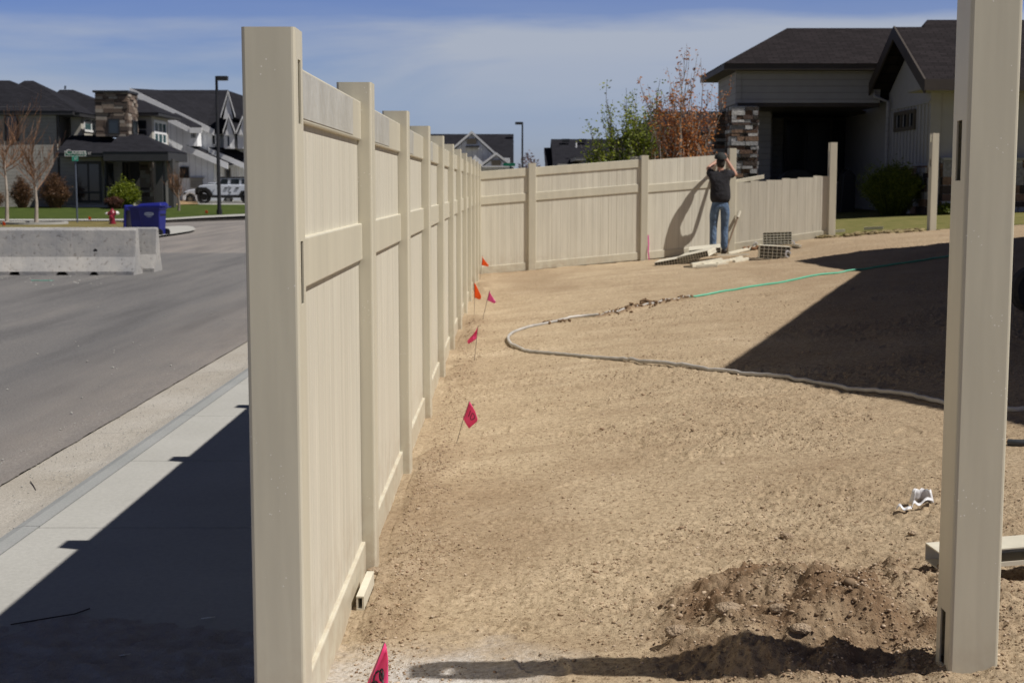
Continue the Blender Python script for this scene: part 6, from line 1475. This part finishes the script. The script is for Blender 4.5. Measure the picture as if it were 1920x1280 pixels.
# ================================================================= PERSON
def skin(name, J, E, m, parent, rootj, sub=2, scale=1.0):
    me = bpy.data.meshes.new(name); names = list(J); off = Vector((0, 0, 0)); pr = parent
    while pr is not None: off += pr.location; pr = pr.parent
    me.from_pydata([tuple(Vector(J[k][0]) - off) for k in names], [(names.index(a), names.index(b)) for a, b in E], []); me.update(); me.materials.append(m)
    bm = bmesh.new(); bm.from_mesh(me); lay = bm.verts.layers.skin.verify(); bm.verts.ensure_lookup_table()
    for i, k in enumerate(names):
        r_ = J[k][1]; r_ = (r_, r_) if not hasattr(r_, '__len__') else r_; bm.verts[i][lay].radius = (r_[0] * scale, r_[1] * scale); bm.verts[i][lay].use_root = (k in rootj)
    bm.to_mesh(me); bm.free(); o = bpy.data.objects.new(name, me); COL.objects.link(o); o.parent = parent
    s = o.modifiers.new('skin', 'SKIN'); s.use_smooth_shade = True; s.branch_smoothing = .6
    b = o.modifiers.new('sub', 'SUBSURF'); b.levels = sub; b.render_levels = sub; return o
PY = 24.22; pc = at(1346, 472, PY); pz = tzs(pc.x, PY) + .0; PX = at(1350, 400, PY).x
M_skin = mat('skin', (.42, .22, .15), .55, var=.06); M_shirt = mat('black_tshirt', (.014, .013, .017), .9, var=.4, vscale=14, bump=.8, bscale=14); 
def jean_fn(t, b, c, mp): pass
M_jean = mat('blue_jeans', (.055, .095, .17), .9, col2=(.13, .20, .31), vscale=9, bump=1.0, bscale=22); M_cap = mat('dark_cap', (.014, .017, .016), .85, var=.3, vscale=12); M_boot = mat('dark_boot', (.03, .022, .018), .6); M_hair = mat('dark_hair', (.018, .013, .01), .8)
person = thing('person', (PX, PY, pz), 'person in black t-shirt, jeans and dark cap, both hands raised to a fence post', 'person')
def pj(x, y, z): return (PX + x, PY + y, pz + z)
J = {'pel': (pj(0, 0, .93), (.11, .08)), 'sp': (pj(0, .01, 1.10), (.10, .075)), 'ch': (pj(0, .03, 1.30), (.11, .075)), 'nk': (pj(0, .035, 1.45), (.055, .055)), 'hb': (pj(.0, .05, 1.54), (.070, .078)), 'hm': (pj(.005, .06, 1.615), (.078, .09)), 'ht': (pj(.005, .06, 1.69), (.06, .07)),
     'lh': (pj(-.09, 0, .86), .085), 'lk': (pj(-.105, .03, .49), .058), 'la': (pj(-.11, -.01, .10), .042), 'lt': (pj(-.13, .13, .04), .04),
     'rh': (pj(.09, 0, .86), .085), 'rk': (pj(.085, .03, .49), .058), 'ra': (pj(.08, 0, .10), .042), 'rt': (pj(.09, .14, .04), .04),
     'ls': (pj(-.165, .03, 1.385), .045), 'le': (pj(-.185, .22, 1.45), .042), 'lw': (pj(.02, .38, 1.60), .028), 'lp': (pj(.075, .43, 1.635), (.035, .02)),
     'rs': (pj(.165, .03, 1.385), .045), 're': (pj(.285, .16, 1.335), .042), 'rw': (pj(.165, .36, 1.58), .028), 'rp': (pj(.13, .41, 1.645), (.035, .02))}
E = [('pel', 'sp'), ('sp', 'ch'), ('ch', 'nk'), ('nk', 'hb'), ('hb', 'hm'), ('hm', 'ht'), ('pel', 'lh'), ('lh', 'lk'), ('lk', 'la'), ('la', 'lt'), ('pel', 'rh'), ('rh', 'rk'), ('rk', 'ra'), ('ra', 'rt'), ('ch', 'ls'), ('ls', 'le'), ('le', 'lw'), ('lw', 'lp'), ('ch', 'rs'), ('rs', 're'), ('re', 'rw'), ('rw', 'rp')]
roots = ['pel']
for sd, w, d0 in (('l', J['lp'][0], Vector((.55, .55, .6))), ('r', J['rp'][0], Vector((-.15, .35, .9)))):
    w = Vector(w); d0 = d0.normalized(); acr = d0.cross(Vector((0, 1, 0))).normalized()
    for k in range(4):
        L_ = (.070, .080, .076, .060)[k]; b0 = w + acr * (.027 - k * .018) + d0 * .012; b1 = b0 + d0 * L_ * .55; b2 = b1 + (d0 * .6 + Vector((0, .7, 0))).normalized() * L_ * .5
        n = [f'{sd}f{k}a', f'{sd}f{k}b', f'{sd}f{k}c']; J[n[0]] = (b0, .0095); J[n[1]] = (b1, .009); J[n[2]] = (b2, .008); E += [(n[0], n[1]), (n[1], n[2])]; roots.append(n[0])
    t0 = w + acr * .02 - d0 * .02; t1 = t0 + (acr + d0 * .4).normalized() * .045; t2 = t1 + (d0 + Vector((0, .4, 0))).normalized() * .03; J[sd + 'ta'] = (t0, .012); J[sd + 'tb'] = (t1, .011); J[sd + 'tc'] = (t2, .009); E += [(sd + 'ta', sd + 'tb'), (sd + 'tb', sd + 'tc')]; roots.append(sd + 'ta')
body = skin('body', J, E, M_skin, person, roots)
# face, ears (turned away from the camera) belong to the body: nose and ears as small skinned stubs
SJ = {'w': (pj(0, -.005, .82), (.195, .13)), 'w2': (pj(0, .0, 1.04), (.195, .125)), 's1': (pj(0, .005, 1.18), (.20, .125)), 'c1': (pj(0, .015, 1.32), (.205, .125)), 'c2': (pj(0, .03, 1.425), (.10, .085)), 'ls': (pj(-.16, .02, 1.37), .092), 'le': (pj(-.19, .13, 1.40), .085), 'rs': (pj(.165, .03, 1.385), .085), 're': (pj(.235, .09, 1.315), .082)}
skin('t_shirt', SJ, [('w', 'w2'), ('w2', 's1'), ('s1', 'c1'), ('c1', 'c2'), ('c1', 'ls'), ('ls', 'le'), ('c1', 'rs'), ('rs', 're')], M_shirt, person, ['w'])
JJ = {'pt': (pj(0, 0, 1.03), (.125, .09)), 'p': (pj(0, 0, .92), (.155, .115)), 'lh': (pj(-.088, -.005, .80), .098), 'lm': (pj(-.10, .02, .62), .082), 'lk': (pj(-.105, .03, .46), .068), 'lc': (pj(-.11, .0, .28), .066), 'la': (pj(-.112, -.01, .07), .062), 'rh': (pj(.088, -.005, .80), .098), 'rm': (pj(.09, .02, .62), .082), 'rk': (pj(.085, .03, .46), .068), 'rc': (pj(.082, .0, .28), .066), 'ra': (pj(.08, 0, .07), .062)}
skin('jeans', JJ, [('pt', 'p'), ('p', 'lh'), ('lh', 'lm'), ('lm', 'lk'), ('lk', 'lc'), ('lc', 'la'), ('p', 'rh'), ('rh', 'rm'), ('rm', 'rk'), ('rk', 'rc'), ('rc', 'ra')], M_jean, person, ['p'])
for sx in (-.112, .082): skin('boot', {'a': (pj(sx, -.05, .05), .052), 'b': (pj(sx, .06, .045), .052), 'c': (pj(sx - .01, .17, .035), .042)}, [('a', 'b'), ('b', 'c')], M_boot, person, ['a'])
HX = {'a': (pj(.002, .005, 1.445), (.064, .058)), 'b': (pj(.003, .02, 1.54), (.080, .068)), 'c': (pj(.005, .035, 1.61), (.092, .088))}; skin('hair', HX, [('a', 'b'), ('b', 'c')], M_hair, person, ['a'])
s = MB(); k = 18; rows_ = []
for j in range(6):
    f = j / 5; rr = math.cos(f * 1.45); zc = 1.615 + .105 * math.sin(f * 1.5)
    rows_.append([pj(.005 + .108 * rr * math.cos(2 * math.pi * i / k), .055 + .120 * rr * math.sin(2 * math.pi * i / k) - .0, zc - .02 * (1 - f) * math.cos(2 * math.pi * i / k + 1.57)) for i in range(k)])
for j in range(5):
    for i in range(k): s.quad(rows_[j][i], rows_[j][(i + 1) % k], rows_[j + 1][(i + 1) % k], rows_[j + 1][i])
s.quad(*rows_[-1]); cap_ = obj('cap', s, M_cap, person, smooth=True)
s = MB(); br = [(math.cos(a), math.sin(a)) for a in [math.pi * (.15 + .7 * i / 8) for i in range(9)]]
s.hexa([pj(.005 + .09 * c, .06 + .10 * d, 1.625) for c, d in br], [pj(.005 + .085 * c, .075 + .18 * d, 1.607) for c, d in br]); obj('cap_brim', s, M_cap, cap_)
# faint pale print on the back of the shirt
s = MB()
for (x0, x1, z) in ((-.02, .12, 1.365), (-.02, .03, 1.345), (-.08, .06, 1.24), (-.05, .08, 1.25)):
    s.box(PX + x0, PY - .139, pz + z, PX + x1, PY - .131, pz + z + .006)
